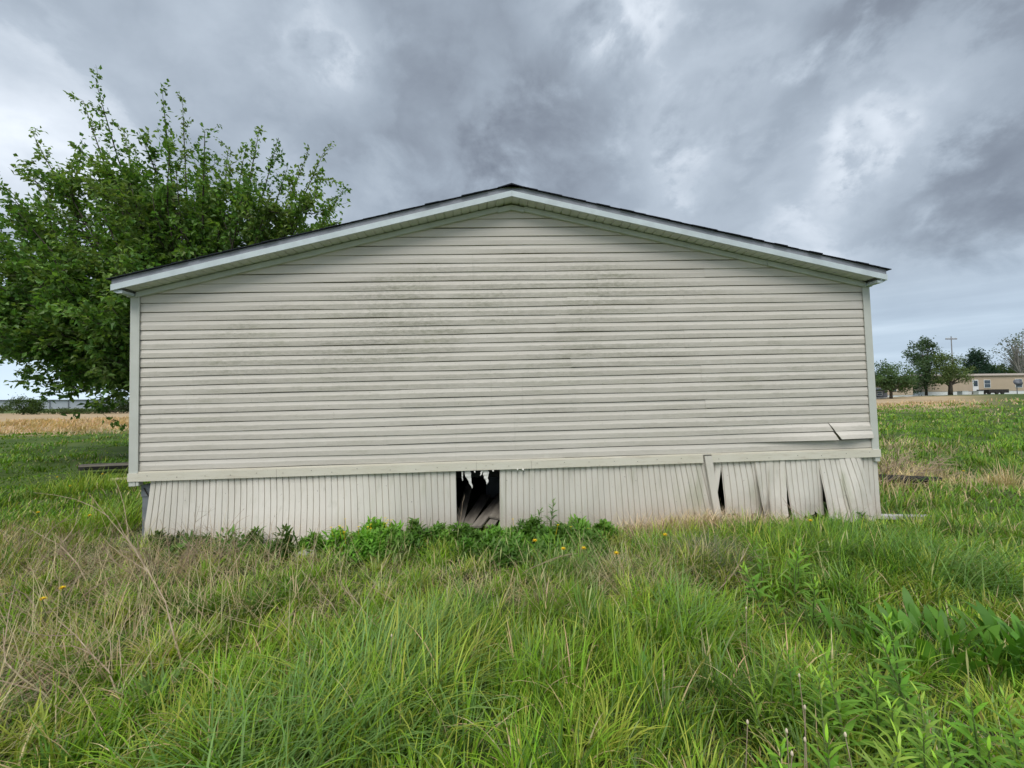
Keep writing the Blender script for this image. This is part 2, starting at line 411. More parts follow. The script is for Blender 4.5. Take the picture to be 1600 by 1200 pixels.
for k in range(0, 29):
    z0 = k*COURSE
    lim = (ZR-.035-z0)/SL
    if lim < .12: break
    key = k//2
    if key not in seams: seams[key] = rng.choice([-1.35, 1.28, 2.36, -2.5, .62]) + rng.uniform(-.25, .25)
    sm = seams[key]
    if k in (1, 2):
        def out_l(xs, dz, y, z, k=k):
            f = ((COURSE-dz) if k == 2 else (2*COURSE-dz))/(2*COURSE)
            r = sstep(xs, 2.75, 3.95); return y - .060*r*f, z + .006*r*f
        def out_r(xs, dz, y, z, k=k):
            f = ((COURSE-dz) if k == 2 else (2*COURSE-dz))/(2*COURSE)
            return y - (.085 - .05*sstep(xs, 4.0, 4.45))*f - .004, z + .010*f
        # boards buckled loose from the wall, split by a slanting crack
        def split(k, side):
            z0 = k*COURSE
            def shear(xs, dz, y, z):
                zz = z0+dz; xc = 3.985 - (zz-.106)*.37
                if side == 'l':
                    xs2 = sm + (xs-sm)*(xc-.006-sm)/(3.94-sm)
                    yy, z2 = out_l(xs2, dz, y, z)
                else:
                    xs2 = XR - (XR-xs)*(XR-xc)/(XR-3.94)
                    yy, z2 = out_r(xs2, dz, y, z)
                xs[:] = xs2
                return yy, z2
            return shear
        board(k, XL, sm)
        board(k, sm-.0, 3.94, -.0015, split(k, 'l')); board(k, 3.94, XR, -.002, split(k, 'r'))
        continue
    if abs(sm-RX) < lim-.3:
        board(k, XL, sm); board(k, sm-.02, XR, -.0035)
    else: board(k, XL, XR)
# corner trims, starter strip, ledger trim
for (xa, xb) in ((XL-.088, XL), (XR, XR+.078)):
    m = MB(); m.box(xa, xb, -.028, .0, -.03, rake(xa if xa < 0 else xb)-.02)
    if xa < 0: m.box(xa-.004, xa+.02, .002, .10, -.03, rake(xa)-.03)
    else: m.box(xb-.02, xb+.004, .002, .10, -.03, rake(xb)-.03)
    m.build('corner_trim', M_corner, home)
    m = MB()                                    # narrow receiving lip beside the siding
    if xa < 0: m.box(XL+.001, XL+.012, -.030, -.02, -.018, rake(XL)-.06)
    else: m.box(XR-.012, XR-.001, -.030, -.02, -.018, rake(XR)-.06)
    m.build('corner_lip', M_corner, home)
MB().box(XL+.002, XR-.002, -.024, .005, -.021, -.005).build('starter_strip', M_trim, home)
tx = [XL-.092, -2.62, -.36, .28, 2.325]
for i in range(4):
    MB().box(tx[i]+.0012, tx[i+1]-.0012, -.040, .02, -.112, -.0225).build('ledger_trim', M_trim, home)
MB().box(2.428, XR+.083, -.041, .02, -.111, -.0225).build('ledger_trim', M_trim, home)
m = MB()
for x in list(np.arange(-4.0, 2.3, .29)) + list(np.arange(2.5, 4.45, .31)):
    x += rng.uniform(-.05, .05); z = -.065+rng.uniform(-.018, .018); m.box(x-.0032, x+.0032, -.044, -.03, z-.0032, z+.0032)
o = m.build('screw_heads', M_dark, home); o['kind'] = 'stuff'
for xa, xb in ((XL-.085, XL-.015), (XL-.008, XL+.022), (XR+.02, XR+.078)):
    MB().box(xa, xb, -.03, .03, -.165 if xa < XL-.02 or xa > 0 else -.16, -.1125).build('trim_end', M_corner, home)
# roof, soffit and fascia
OV = .20
EL, ER = -4.300, 4.565
def strip(name, z_lo, z_hi, y0, y1, mt, xa=EL, xb=ER):
    for s, xe in ((-1, xa), (1, xb)):
        h = abs(xe-RX)*SL
        P = [(RX, ZR+z_lo), (RX, ZR+z_hi), (xe, ZR+z_hi-h), (xe, ZR+z_lo-h)]
        P = [(p[0]+ (0.001*s if p[0] == RX else 0), p[1]) for p in P]
        m = MB(); m.prism(P, y0, y1); m.build(name, mt, home)
strip('fascia', .000, .066, -OV-.012, -OV+.008, M_fascia)
strip('fascia_upper_strip', .074, .126, -OV+.001, -OV+.013, M_fasc2)
strip('roof_deck', .030, .122, -OV+.014, LEN+.1, M_sheath)
# shingles: lapped courses, seen from the ground as a ragged dark edge
for s, xe in ((-1, EL-.02), (1, ER+.02)):
    m = MB(); n = 32; run = abs(xe-RX)
    for i in range(n):
        u0, u1 = run*i/n, run*(i+1.15)/n; u1 = min(u1, run+.02)
        j = rng.uniform(-.012, .006)
        for (ya, yb) in ((-OV-.022+j, 1.2), (1.2, LEN+.12)):
            P = [(RX+s*u0, ZR+.130-u0*SL), (RX+s*u0, ZR+.134-u0*SL), (RX+s*u1, ZR+.1375-u1*SL+rng.uniform(-.0005, .001)), (RX+s*u1, ZR+.130-u1*SL)]
            m.prism(P, ya, yb)
    m.build('shingle_slope', M_shingle, home)
m = MB(); m.prism([(RX-.16, ZR+.135-.16*SL), (RX, ZR+.148), (RX+.16, ZR+.135-.16*SL), (RX, ZR+.135)], -OV-.026, LEN+.1); m.build('ridge_cap', M_shingle, home)
# ribbed soffit panels
for s, xe in ((-1, XL-.05), (1, XR+.05)):
    us = []; run = abs(xe-RX); P = []
    for i in range(int(run/.1)+1):
        for du, dz in ((0, 0), (.078, 0), (.084, .010), (.094, .010)):
            u = i*.1+du
            if u < run: us.append((u, dz))
    g = np.array([[(RX+s*u, y, ZR+.004-u*SL+dz) for (u, dz) in us] for y in (-OV+.009, -.04, .02)])
    MB().grid(g).build('soffit', M_soffit, home)
# rake trim under the soffit with butt joints, and the loose ridge pieces
for s, xe in ((-1, XL-.02), (1, XR+.02)):
    cuts = [.0, .16, 1.35, 2.9, abs(xe-RX)] if s < 0 else [.0, .15, 1.95, 3.1, abs(xe-RX)]
    for i in range(4):
        a, b = cuts[i]+.001, cuts[i+1]-.001; dr = .012 if i == 0 else 0
        P = [(RX+s*a, ZR-.004-a*SL-dr), (RX+s*b, ZR-.004-b*SL-dr), (RX+s*b, ZR-.062-b*SL-dr), (RX+s*a, ZR-.062-a*SL-dr)]
        MB().prism(P, -.040-.004*(i % 2), .0).build('rake_trim', M_soffit, home)
# boxed eave returns
for s, xe, xw in ((-1, EL, XL-.088), (1, ER, XR+.078)):
    ze = rake(xe)
    MB().prism([(xe+s*-.004, ze+.012), (xw-s*.05, ze+.008), (xw-s*.05, ze-.022), (xw+s*.01, ze-.024), (xe-s*.004, ze-.002)], -OV+.010, -.012).build('eave_return', M_fascia, home)
    MB().box(min(xe, xw), max(xe, xw), -.010, LEN, ze-.02, ze+.06).build('eave_box', M_soffit, home)

# ---- vertical ribbed skirting
PIT = .0665
def skirt(xt0, xt1, xb0, xb1, zt=-.10, zb=-.86, kick=(0., 0.), bow=0., curl=0., ragged=0., right_edge=None, yo=0., rows=9, ph=None, left_ragged=0., zbl=None, xbend=0., wrinkle=0., lip=0.):
    """one loose-able panel: top edge xt0..xt1, bottom edge xb0..xb1, bottom pushed out by kick (left, right)"""
    w_ = xt1-xt0; us = []
    nr = max(1, int(round(w_/PIT)))
    for i in range(nr):
        for f, d in ((0., .013), (.12, .013), (.17, .0), (.55, -.0015), (.95, .0)):
            us.append(((i+f)/nr, d))
    us.append((1., .013))
    P = []; ph = rng.uniform(0, 6, 3) if ph is None else ph
    rag = rng.uniform(0, 1, len(us)); rag = np.convolve(np.concatenate([rag, rag]), np.ones(4)/4, 'same')[:len(us)]
    for r in range(rows):
        v = r/(rows-1); row = []
        for j, (u, d) in enumerate(us):
            xa = xt0+(xb0-xt0)*v; xb = xt1+(xb1-xt1)*v
            if right_edge is not None: xb = min(xb, right_edge(v))
            vv = v
            zz = zb if zbl is None else zbl+(zb-zbl)*u
            if ragged and r == rows-1: zz = zb + ragged*max(0, rag[j]-.35)*2.2
            x = xa+(xb-xa)*u + xbend*4*v*(1-v)*(.4+.6*u)
            if left_ragged and j == 0: x += rng.uniform(0, left_ragged)*v
            y = -.004 + d - (kick[0]+(kick[1]-kick[0])*u)*v**1.4 - bow*math.sin(math.pi*v)*math.sin(math.pi*u) - curl*v*(2*u-1)**2 + .004*math.sin(3*v+ph[0]+5*u) + wrinkle*v*(math.sin(9*v+4*u+ph[1])+.6*math.sin(17*v-7*u+ph[2])) - lip*v*max(0., 1-u*4)**2 + yo
            row.append((x, y, zt+(zz-zt)*vv))
        P.append(row)
    m = MB(); m.grid(P)
    o = m.build('skirting_panel', M_skirt, home)
    md = o.modifiers.new('thick', 'SOLIDIFY'); md.thickness = .003; md.offset = -1
    return o
# left run, pushed out at the foot
xs = [-4.03, -3.66, -3.24, -2.84, -2.44, -2.03]
xbm = [-4.075, -3.655, -3.19, -2.755, -2.345, -1.955]
kk = [.03, .07, .12, .19, .24, .20]
for i in range(5):
    skirt(xs[i]-(.0 if i == 0 else .006), xs[i+1], xbm[i], xbm[i+1]+.004, zb=-.80-.01*i, kick=(kick0 := kk[i], kk[i+1]), ragged=.05 if i == 0 else .02, yo=-.001*(i % 2), zbl=-.66 if i == 0 else None)
for i in range(4):
    a = -2.03+i*.357; b = a+.357
    skirt(a-.006, b, a-.006+.08-.02*i, b+.06-.02*i, zb=-.84, kick=(.20-.065*i, max(.0, .135-.065*i)), yo=-.001*(i % 2), left_ragged=0)
# middle run right of the opening
for i in range(6):
    a = -.085+i*.402; b = min(a+.402, 2.335)
    dxl = -.012+.006*i+.055*(i/6)**3; dxr = -.006+.006*i+.055*((i+1)/6)**3+(.05 if i == 5 else 0)
    skirt(a-.005, b+(.03 if i == 5 else 0), a-.005+dxl*1.5, b+dxr*1.5, zb=-.87, yo=-.001*(i % 2), bow=.006)
# smooth batten that hides a joint
g = np.array([[(2.331+.10*v+u*.094-.012*v*u, -.048+.012*v-.010*(1 if 0 < u < 1 else 0)-.03*v*v, -.028-.80*v) for u in (0, .06, .5, .94, 1)] for v in np.linspace(0, 1, 7)])
o = MB().grid(g).build('skirting_batten', M_skirt, home)
# wrecked right run
skirt(2.40, 2.565, 2.40, 2.47, zb=-.75, right_edge=lambda v: 2.565-.135*max(0., v-.06)/.94, yo=.006, kick=(.0, .03), ragged=.05, wrinkle=.004)
skirt(2.555, 2.985, 2.58, 3.030, zb=-.815, ragged=.17, kick=(.03, .01), bow=.022, yo=.004, wrinkle=.004, xbend=.012)
skirt(2.955, 3.145, 2.965, 3.112, zb=-.80, ragged=.13, kick=(.07, -.04), curl=.06, yo=-.012, wrinkle=.008, xbend=.02, lip=.03)
skirt(3.122, 3.332, 3.080, 3.260, zb=-.82, ragged=.10, kick=(.03, .09), curl=.03, yo=-.016, wrinkle=.007, lip=.02)
skirt(3.336, 3.775, 3.320, 3.790, zb=-.81, ragged=.07, kick=(.08, .00), yo=-.010, bow=.012, wrinkle=.004, lip=.03)
skirt(3.742, 4.01, 3.760, 4.045, zb=-.86, kick=(.10, .13), yo=-.018, ragged=.05, xbend=.02, wrinkle=.005, lip=.025)
skirt(3.985, 4.26, 4.005, 4.36, zb=-.86, kick=(.14, .05), yo=-.026, bow=.03, xbend=.025, wrinkle=.005, lip=.02)
skirt(4.19, 4.505, 4.22, 4.508, zb=-.86, yo=.006, wrinkle=.003)
MB().box(4.478, 4.507, .014, .05, -.84, -.114).build('corner_post', M_skirt, home)
# side and rear skirting closes the crawl space
MB().box(XL-.03, XL-.015, .35, LEN, -.86, -.11).box(XR+.055, XR+.07, .04, LEN, -.86, -.11).box(XL, XR, LEN-.03, LEN, -.86, -.11).build('side_skirting', M_skirt, home)
# grey pier at the bare corner
m = MB(); m.box(-4.165, -4.045, .06, .22, -.88, -.30); m.build('corner_pier', M_block, home)
MB().box(-4.17, -4.03, .05, .25, -.298, -.17).build('pier_cap', M_block, home)
MB().tube([(-4.13, .04, -.20), (-4.08, .03, -.28), (-4.02, .05, -.34)], .006).build('loose_cable', M_char, home)
m = MB()
for i in range(3):
    for j in range(3): m.box(-2.6+i*2.3, -2.2+i*2.3, 1.6+j*2.4, 2.0+j*2.4, -.9, -.30)
m.build('foundation_piers', M_block, home)['kind'] = 'stuff'
# shreds of torn panel in the opening
def shred(pts, name='torn_strip'):
    P = np.array([[(xa, y, z), ((xa+xb)/2, y-.006, z), (xb, y, z)] for (xa, xb, y, z) in pts])
    o = MB().grid(P).build(name, M_plastic, home); md = o.modifiers.new('t', 'SOLIDIFY'); md.thickness = .002
def torn(x0, x1, ln, lean, n=9, y=-.012):
    """a strip that hangs from the trim, its edges torn back to ragged points"""
    P = []; c0 = (x0+x1)/2; hw = (x1-x0)/2
    for i in range(n):
        v = i/(n-1); k = hw*(1-v**1.3)*rng.uniform(.6, 1.1)+.003
        c = c0+lean*v*v+rng.uniform(-.006, .006)
        P.append((c-k, c+k*rng.uniform(.6, 1.1), y-.05*v*v-.004*(i % 2), -.10-ln*v))
    shred(P)
torn(-.505, -.415, .21, .055); torn(-.535, -.518, .12, .012); torn(-.295, -.205, .17, .01); torn(-.31, -.27, .07, -.03); torn(-.395, -.36, .035, .0, 5); torn(-.20, -.15, .03, .01, 5)
torn(.095, .13, .022, .0, 4, -.02); torn(.15, .20, .026, .01, 4, -.02)

# planks thrown into the opening
for i, (x0, y0, x1, y1, wd, z, rr) in enumerate([(-.50, -.06, -.28, 1.2, .13, .035, 3), (-.36, -.10, -.02, 1.05, .12, .065, -4), (-.22, -.04, .10, .9, .10, .04, 5), (-.57, .05, -.52, 1.25, .10, .06, -3), (-.16, .12, .30, 1.5, .14, .10, 8)]):
    L = math.hypot(x1-x0, y1-y0)
    m = MB(); m.box(0, L, -wd/2, wd/2, 0, .022)
    o = m.build('plank', M_wood); o.location = (x0, y0, z); o.rotation_euler = (R(rr), R(-4-2*i), math.atan2(y1-y0, x1-x0))
    tag(o, ['grey weathered plank second from left in the dark crawl space opening', 'grey plank lying in the middle of the dark crawl space opening', 'short grey plank right of the middle one in the skirting opening', 'grey plank along the left edge of the dark skirting opening', 'grey plank slanting up to the right deep inside the skirting opening'][i], 'plank', 'planks in the crawl space opening')

# ------------------------------------------------------------------ blades and leaves
def jit(c, n, a=.18, hue=.08):
    c = np.array(c)[None, :]*rng.uniform(1-a, 1+a, (n, 1)); return np.clip(c*rng.uniform(1-hue, 1+hue, (n, 3)), .004, .95)
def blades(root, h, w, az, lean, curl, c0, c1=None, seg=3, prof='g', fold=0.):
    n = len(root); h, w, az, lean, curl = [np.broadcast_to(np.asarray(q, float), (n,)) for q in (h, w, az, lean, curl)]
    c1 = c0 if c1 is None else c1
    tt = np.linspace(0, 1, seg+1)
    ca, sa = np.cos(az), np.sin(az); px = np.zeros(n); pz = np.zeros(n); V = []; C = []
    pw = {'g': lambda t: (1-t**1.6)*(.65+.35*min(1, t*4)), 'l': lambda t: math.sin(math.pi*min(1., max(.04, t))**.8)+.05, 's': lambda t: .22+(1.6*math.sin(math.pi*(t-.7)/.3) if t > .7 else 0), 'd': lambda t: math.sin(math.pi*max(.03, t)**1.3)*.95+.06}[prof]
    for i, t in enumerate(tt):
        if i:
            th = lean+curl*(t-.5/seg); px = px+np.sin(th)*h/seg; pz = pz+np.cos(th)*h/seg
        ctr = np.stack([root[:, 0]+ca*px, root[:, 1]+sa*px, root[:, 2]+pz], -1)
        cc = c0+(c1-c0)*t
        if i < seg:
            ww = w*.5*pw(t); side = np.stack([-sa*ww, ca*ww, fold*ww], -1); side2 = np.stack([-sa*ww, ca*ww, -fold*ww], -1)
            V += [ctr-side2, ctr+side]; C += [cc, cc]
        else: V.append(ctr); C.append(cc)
    nv = 2*seg+1
    V = np.stack(V, 1).reshape(-1, 3); C = np.stack(C, 1).reshape(-1, 3)
    b = np.arange(n)[:, None]*nv; tris = []
    for i in range(seg-1):
        k = 2*i; tris += [[k, k+1, k+3], [k, k+3, k+2]]
    k = 2*(seg-1); tris.append([k, k+1, k+2])
    F = (b[:, None, :]+np.array(tris)[None]).reshape(-1, 3)
    return V, F, C
class Bag:
    def __init__(s): s.V = []; s.F = []; s.C = []; s.n = 0
    def add(s, VFC):
        V, F, C = VFC; s.V.append(V); s.F.append(F+s.n); s.C.append(C); s.n += len(V)
    def build(s, name, mt, parent=None, smooth=True): return obj_np(name, np.concatenate(s.V), np.concatenate(s.F), mt, parent, np.concatenate(s.C), smooth)
def kites(ctr, d, up, L, W, c, fold=.25):
    """leaf-sized faces: two triangles folded along the midrib"""
    n = len(ctr); d = d/np.linalg.norm(d, axis=1, keepdims=True); s = np.cross(d, up); s /= np.linalg.norm(s, axis=1, keepdims=True)+1e-9; nn = np.cross(s, d)
    L = np.broadcast_to(L, (n,))[:, None]; W = np.broadcast_to(W, (n,))[:, None]
    V = np.stack([ctr, ctr+d*L*.45+s*W*.5+nn*W*fold, ctr+d*L, ctr+d*L*.45-s*W*.5+nn*W*fold], 1).reshape(-1, 3)
    b = np.arange(n)[:, None]*4
    F = (b[:, None, :]+np.array([[0, 1, 2], [0, 2, 3]])[None]).reshape(-1, 3)
    return V, F, np.repeat(c, 4, 0)

FRESH, YEL, BLUE, DEEP = (.185, .345, .026), (.345, .430, .070), (.165, .290, .078), (.090, .195, .024)
STRAW, GREY, BROWN = (.56, .46, .27), (.42, .385, .24), (.32, .235, .135)
def gau(x, y, cx, cy, sx_, sy_): return np.exp(-((x-cx)/sx_)**2-((y-cy)/sy_)**2)
def zroot(x, y): return np.stack([x, y, gh(x, y)-.01], -1)

# zones of the near ground: dryness, height, lushness
def zones(x, y):
    dry = .95*gau(x, y, -4.1, -.85, 1.2, .65) + .5*gau(x, y, -2.9, -1.15, .5, .35) + .3*gau(x, y, -1.4, -1.0, .7, .25) + .8*gau(x, y, .2, -1.75, .45, .28) + .55*gau(x, y, 1.15, -1.45, .5, .32) + .4*gau(x, y, -.7, -1.45, .8, .35) + .8*gau(x, y, 2.0, -.35, 1.1, .25) + .75*gau(x, y, -2.9, -2.6, .45, .5) + .45*gau(x, y, -2.3, -.75, .7, .3)
    dry = dry*(1+.6*wob(x, y, .7, 33)) + .16*wob(x, y, 1.3, 25) - .03
    lush = gau(x, y, 2.9, -1.1, 1.4, .8) + .9*gau(x, y, .45, -2.75, 1.0, .75) + .6*gau(x, y, -1.6, -2.7, .8, .5)
    hgt = .105 + .09*gau(x, y, .4, -2.6, 1.1, .7) + .14*gau(x, y, 2.8, -1.1, 1.3, .7) + .10*gau(x, y, -.9, -2.7, .9, .7) + .045*wob(x, y, .9, 30) - .04*gau(x, y, -.3, -.9, 1.5, .5)
    return np.clip(dry, 0, 1), np.clip(lush, 0, 1), np.clip(hgt, .08, .5)
def near_grass(n):
    x = rng.uniform(-7.2, 7.6, n); y = rng.uniform(-3.75, .02, n)
    nc = n//26; cx = rng.uniform(-7.2, 7.6, nc); cy = rng.uniform(-3.75, .0, nc); ck = rng.integers(0, nc, n); inc = rng.uniform(0, 1, n) < .55
    x = np.where(inc, cx[ck]+rng.normal(0, .045, n), x); y = np.minimum(np.where(inc, cy[ck]+rng.normal(0, .045, n), y), .02)
    tone = np.where(inc, rng.uniform(.5, 1.35, nc)[ck], .95); hk = np.where(inc, rng.uniform(.6, 1.55, nc)[ck], .85); ak = rng.normal(.1, 1., nc)[ck]
    d = np.hypot(x+.14, y+4.83)
    keep = rng.uniform(0, 1, n) < np.clip(2.6/d, .3, 1)
    keep &= (np.abs(x) < 1.15*(y+4.83)+1.4)
    x, y, d, tone, hk, ak, inc = x[keep], y[keep], d[keep], tone[keep], hk[keep], ak[keep], inc[keep]; n = len(x)
    dry, lush, hg = zones(x, y)
    isdry = rng.uniform(0, 1, n) < dry*.92
    pick = rng.uniform(0, 1, n)
    yel = np.clip(.5+.5*wob(x, y, 1.0, 11)+.5*gau(x, y, -.5, -1.6, 1.4, .7), .1, .9)
    c0 = np.where((pick < yel*.5)[:, None], jit(YEL, n), np.where((pick < .86)[:, None], jit(FRESH, n), jit(BLUE, n)))
    dl = np.clip(gau(x, y, 2.9, -1.1, 1.3, .8)*.8, 0, 1)
    c0 = np.where((rng.uniform(0, 1, n) < dl)[:, None], jit(DEEP, n, .3)*1.25, c0)
    cd_ = np.where((rng.uniform(0, 1, n) < .5)[:, None], jit(STRAW, n, .3), np.where((rng.uniform(0, 1, n) < .6)[:, None], jit(GREY, n, .3), jit(BROWN, n, .3)))
    c0 = np.where(isdry[:, None], cd_, c0)
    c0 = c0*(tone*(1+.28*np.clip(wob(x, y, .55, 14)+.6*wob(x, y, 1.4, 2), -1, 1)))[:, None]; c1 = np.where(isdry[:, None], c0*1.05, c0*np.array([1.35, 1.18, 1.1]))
    h = hg*rng.uniform(.45, 1.35, n)*np.where(isdry, .75, 1)*hk; w_ = rng.uniform(.0042, .0080, n)*np.where(rng.uniform(0, 1, n) < .30, 1.9, 1)*np.where(isdry, .62, 1)*(.85+.12*d)
    az = np.where(inc, ak+rng.normal(0, .6, n), np.where(rng.uniform(0, 1, n) < .3, rng.normal(.15, .7, n), rng.uniform(0, 6.28, n)))
    lean = np.abs(rng.normal(.18, .18, n))+np.where(isdry, rng.uniform(0, 1.0, n), 0); curl = np.abs(rng.normal(.65, .45, n))
    return blades(zroot(x, y), h, w_, az, lean, curl, c0, c1, 4)
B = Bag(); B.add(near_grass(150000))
def thatch(n):                               # fallen dead blades near the soil
    x = rng.uniform(-6.5, 6.5, n); y = rng.uniform(-3.6, .0, n); dry, _, hg = zones(x, y)
    k = rng.uniform(0, 1, n) < (.05+dry*.8); x, y, dry = x[k], y[k], dry[k]; n = len(x)
    c = np.where((rng.uniform(0, 1, n) < .5)[:, None], jit(GREY, n, .35), jit(STRAW, n, .35))
    r = zroot(x, y); r[:, 2] += rng.uniform(.0, .10, n)*dry+.01
    return blades(r, rng.uniform(.10, .38, n), rng.uniform(.0025, .0052, n), rng.uniform(0, 6.28, n), rng.uniform(.8, 1.5, n), rng.uniform(-.2, .5, n), c, c, 2)
B.add(thatch(52000))
def wiry(n, cx, cy, sx_, sy_, h0, h1, azm=None):
    x = rng.normal(cx, sx_, n); y = np.minimum(rng.normal(cy, sy_, n), -.1); c = np.where((rng.uniform(0, 1, n) < .6)[:, None], jit(STRAW, n, .25), jit(BROWN, n, .3)*1.2)
    az = rng.uniform(0, 6.28, n) if azm is None else rng.normal(azm, .7, n); r = zroot(x, y); r[:, 2] += rng.uniform(0, .12, n)
    return blades(r, rng.uniform(h0, h1, n), rng.uniform(.0028, .0048, n), az, rng.uniform(.5, 1.45, n), rng.normal(.1, .25, n), c, c, 4)
for a_ in ((800, -3.3, -1.1, .9, .45, .25, .6), (520, -2.5, -2.1, .6, .5, .25, .6, 2.6), (260, -1.4, -1.9, .5, .35, .2, .45), (420, 1.15, -1.45, .5, .3, .2, .5), (200, .1, -1.7, .4, .25, .15, .35), (160, 2.0, -.3, .7, .12, .2, .4), (150, -2.6, -2.7, .3, .3, .3, .6, .3)): B.add(wiry(*a_))
def seedheads(n, cx, cy, sx_, sy_, h0, h1):
    x = rng.normal(cx, sx_, n); y = np.minimum(rng.normal(cy, sy_, n), -.2); c = jit((.36, .38, .16), n, .2)
    return blades(zroot(x, y), rng.uniform(h0, h1, n), rng.uniform(.003, .006, n), rng.normal(.2, 1.2, n), np.abs(rng.normal(.12, .12, n)), np.abs(rng.normal(.45, .3, n)), c, c*1.1, 8, 's')
for a_ in ((260, -.3, -1.6, .9, .40, .20, .34), (60, .6, -2.4, .8, .5, .26, .40), (50, -2.0, -2.0, .8, .6, .22, .34), (30, 2.8, -1.4, .9, .5, .3, .45), (90, -1.3, -1.2, 1.0, .3, .2, .3)): B.add(seedheads(*a_))
def bunches(m):
    cx = rng.uniform(-5.2, 5.4, m); cy = rng.uniform(-3.6, -.35, m); dry, _, hg = zones(cx, cy)
    ok = (np.abs(cx) < 1.1*(cy+4.83)+1.) & (rng.uniform(0, 1, m) > dry*.8); cx, cy, hg = cx[ok], cy[ok], hg[ok]
    for i in range(len(cx)):
        n = int(rng.integers(28, 75)); ang = rng.uniform(0, 6.28, n); q = .07*np.sqrt(rng.uniform(0, 1, n)); x = cx[i]+q*np.cos(ang); y = cy[i]+q*np.sin(ang)
        base = [FRESH, FRESH, BLUE, YEL, DEEP][int(rng.integers(0, 5))]; tn = rng.uniform(.65, 1.25); c = jit(base, n, .22)*tn
        dead = rng.uniform(0, 1, n) < .08; c = np.where(dead[:, None], jit(STRAW, n), c)
        h = (hg[i]*1.25+.06)*rng.uniform(.55, 1.3, n)
        yield blades(zroot(x, y), h, rng.uniform(.006, .0125, n), ang+rng.normal(0, .5, n), np.abs(rng.normal(.28, .2, n)), np.abs(rng.normal(1.15, .5, n)), c, c*np.array([1.3, 1.16, 1.1]), 5, 'g', .15)
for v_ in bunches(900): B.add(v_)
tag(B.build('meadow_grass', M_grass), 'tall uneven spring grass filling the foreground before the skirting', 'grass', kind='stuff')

# side fields
def field(n, x0, x1, y0, y1, side):
    # tufts sampled in polar form about the camera so that density falls off with distance
    nc = n//22; rc = np.exp(rng.uniform(math.log(4.2), math.log(62.), nc)); tc = rng.uniform(R(-5), R(62), nc); ck = rng.integers(0, nc, n)
    sz = .05+rc*.0075; tone_c = rng.uniform(.62, 1.35, nc); hgt_c = rng.uniform(.55, 1.5, nc); dir_c = rng.normal(.2, 1.2, nc)
    x = -.14+side*(rc*np.sin(tc+R(20)))[ck]+rng.normal(0, 1, n)*sz[ck]; y = -4.83+(rc*np.cos(tc+R(20)))[ck]+rng.normal(0, 1, n)*sz[ck]
    r = np.hypot(x+.14, y+4.83); tone = tone_c[ck]; hc = hgt_c[ck]; dc = dir_c[ck]
    k = (x*side > (4.75 if side > 0 else 4.42)) & (y > -1.2) & ~((x > XL-.3) & (x < XR+.3) & (y > 0))
    x, y, r, tone, hc, dc = x[k], y[k], r[k], tone[k], hc[k], dc[k]; n = len(x)
    n0 = wob(x, y, 2.4, 4); n1_ = wob(x, y, 6., 9); 
    if side > 0:
        brown = np.clip(.9*gau(x, y, 7.0, 2.2, 2.1, 1.1)+.7*gau(x, y, 6.6, 4.8, 1.8, 1.3)+.6*gau(x, y, 11., 7., 1.6, 1.6)+.35*np.clip(n1_, 0, 1)-.02, 0, .95)
        tan = sstep(r+7*wob(x, y, 9., 2), 46, 66)*sstep(-x/(y+5)+.10*wob(x, y, 6., 5), -1.42, -1.12)*.9
    else:
        brown = np.clip(.75*gau(x, y, -5.6, .1, 1.3, .8)+.2*np.clip(n1_, 0, 1), 0, .95)
        tan = sstep(r+4*wob(x, y, 8., 2), 30, 40)*.96
    p = rng.uniform(0, 1, n); q = rng.uniform(0, 1, n)
    c0 = np.where((p < .14+.14*n0)[:, None], jit(YEL, n)*.7, np.where((p < .6)[:, None], jit(FRESH, n)*.85, jit(DEEP, n)*1.1))
    if side < 0: c0 = np.where((p < .12+.2*sstep(-y, -4, 1))[:, None], jit(YEL, n)*.8, np.where((p < .55)[:, None], jit(FRESH, n)*.75, jit(DEEP, n)))
    c0 = np.where((q < brown)[:, None], jit(GREY, n, .3)*np.array([1, .92, .85]), c0)
    c0 = np.where((q < tan)[:, None], jit((.47, .355, .22), n, .22)*rng.uniform(.85, 1.1), c0)
    c0 = c0*np.where(q < tan, 1, tone)[:, None]*(1+.25*np.clip(wob(x, y, 3.4, 17), -1, 1))[:, None]
    h = (.15+.07*n0+.05*n1_)*rng.uniform(.5, 1.4, n)*hc; h = np.where(q < tan, rng.uniform(.15, .42, n), np.clip(h, .06, .4))
    if side < 0: h = np.where(q < tan, h, h*(.55+.45*sstep(-y, -3.5, .5)))
    w_ = rng.uniform(.0016, .0026, n)*r*.85
    return blades(zroot(x, y), h*(1+r*.004), w_, dc+rng.normal(0, .8, n), np.abs(rng.normal(.3, .3, n)), np.abs(rng.normal(.8, .4, n)), c0, c0*np.array([1.25, 1.15, 1.05]), 3)
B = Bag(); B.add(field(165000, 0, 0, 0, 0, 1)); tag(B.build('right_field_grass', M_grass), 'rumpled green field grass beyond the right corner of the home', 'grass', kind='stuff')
B = Bag(); B.add(field(165000, 0, 0, 0, 0, -1)); tag(B.build('left_field_grass', M_grass), 'shaded lawn and tan grass field beyond the left corner of the home', 'grass', kind='stuff')

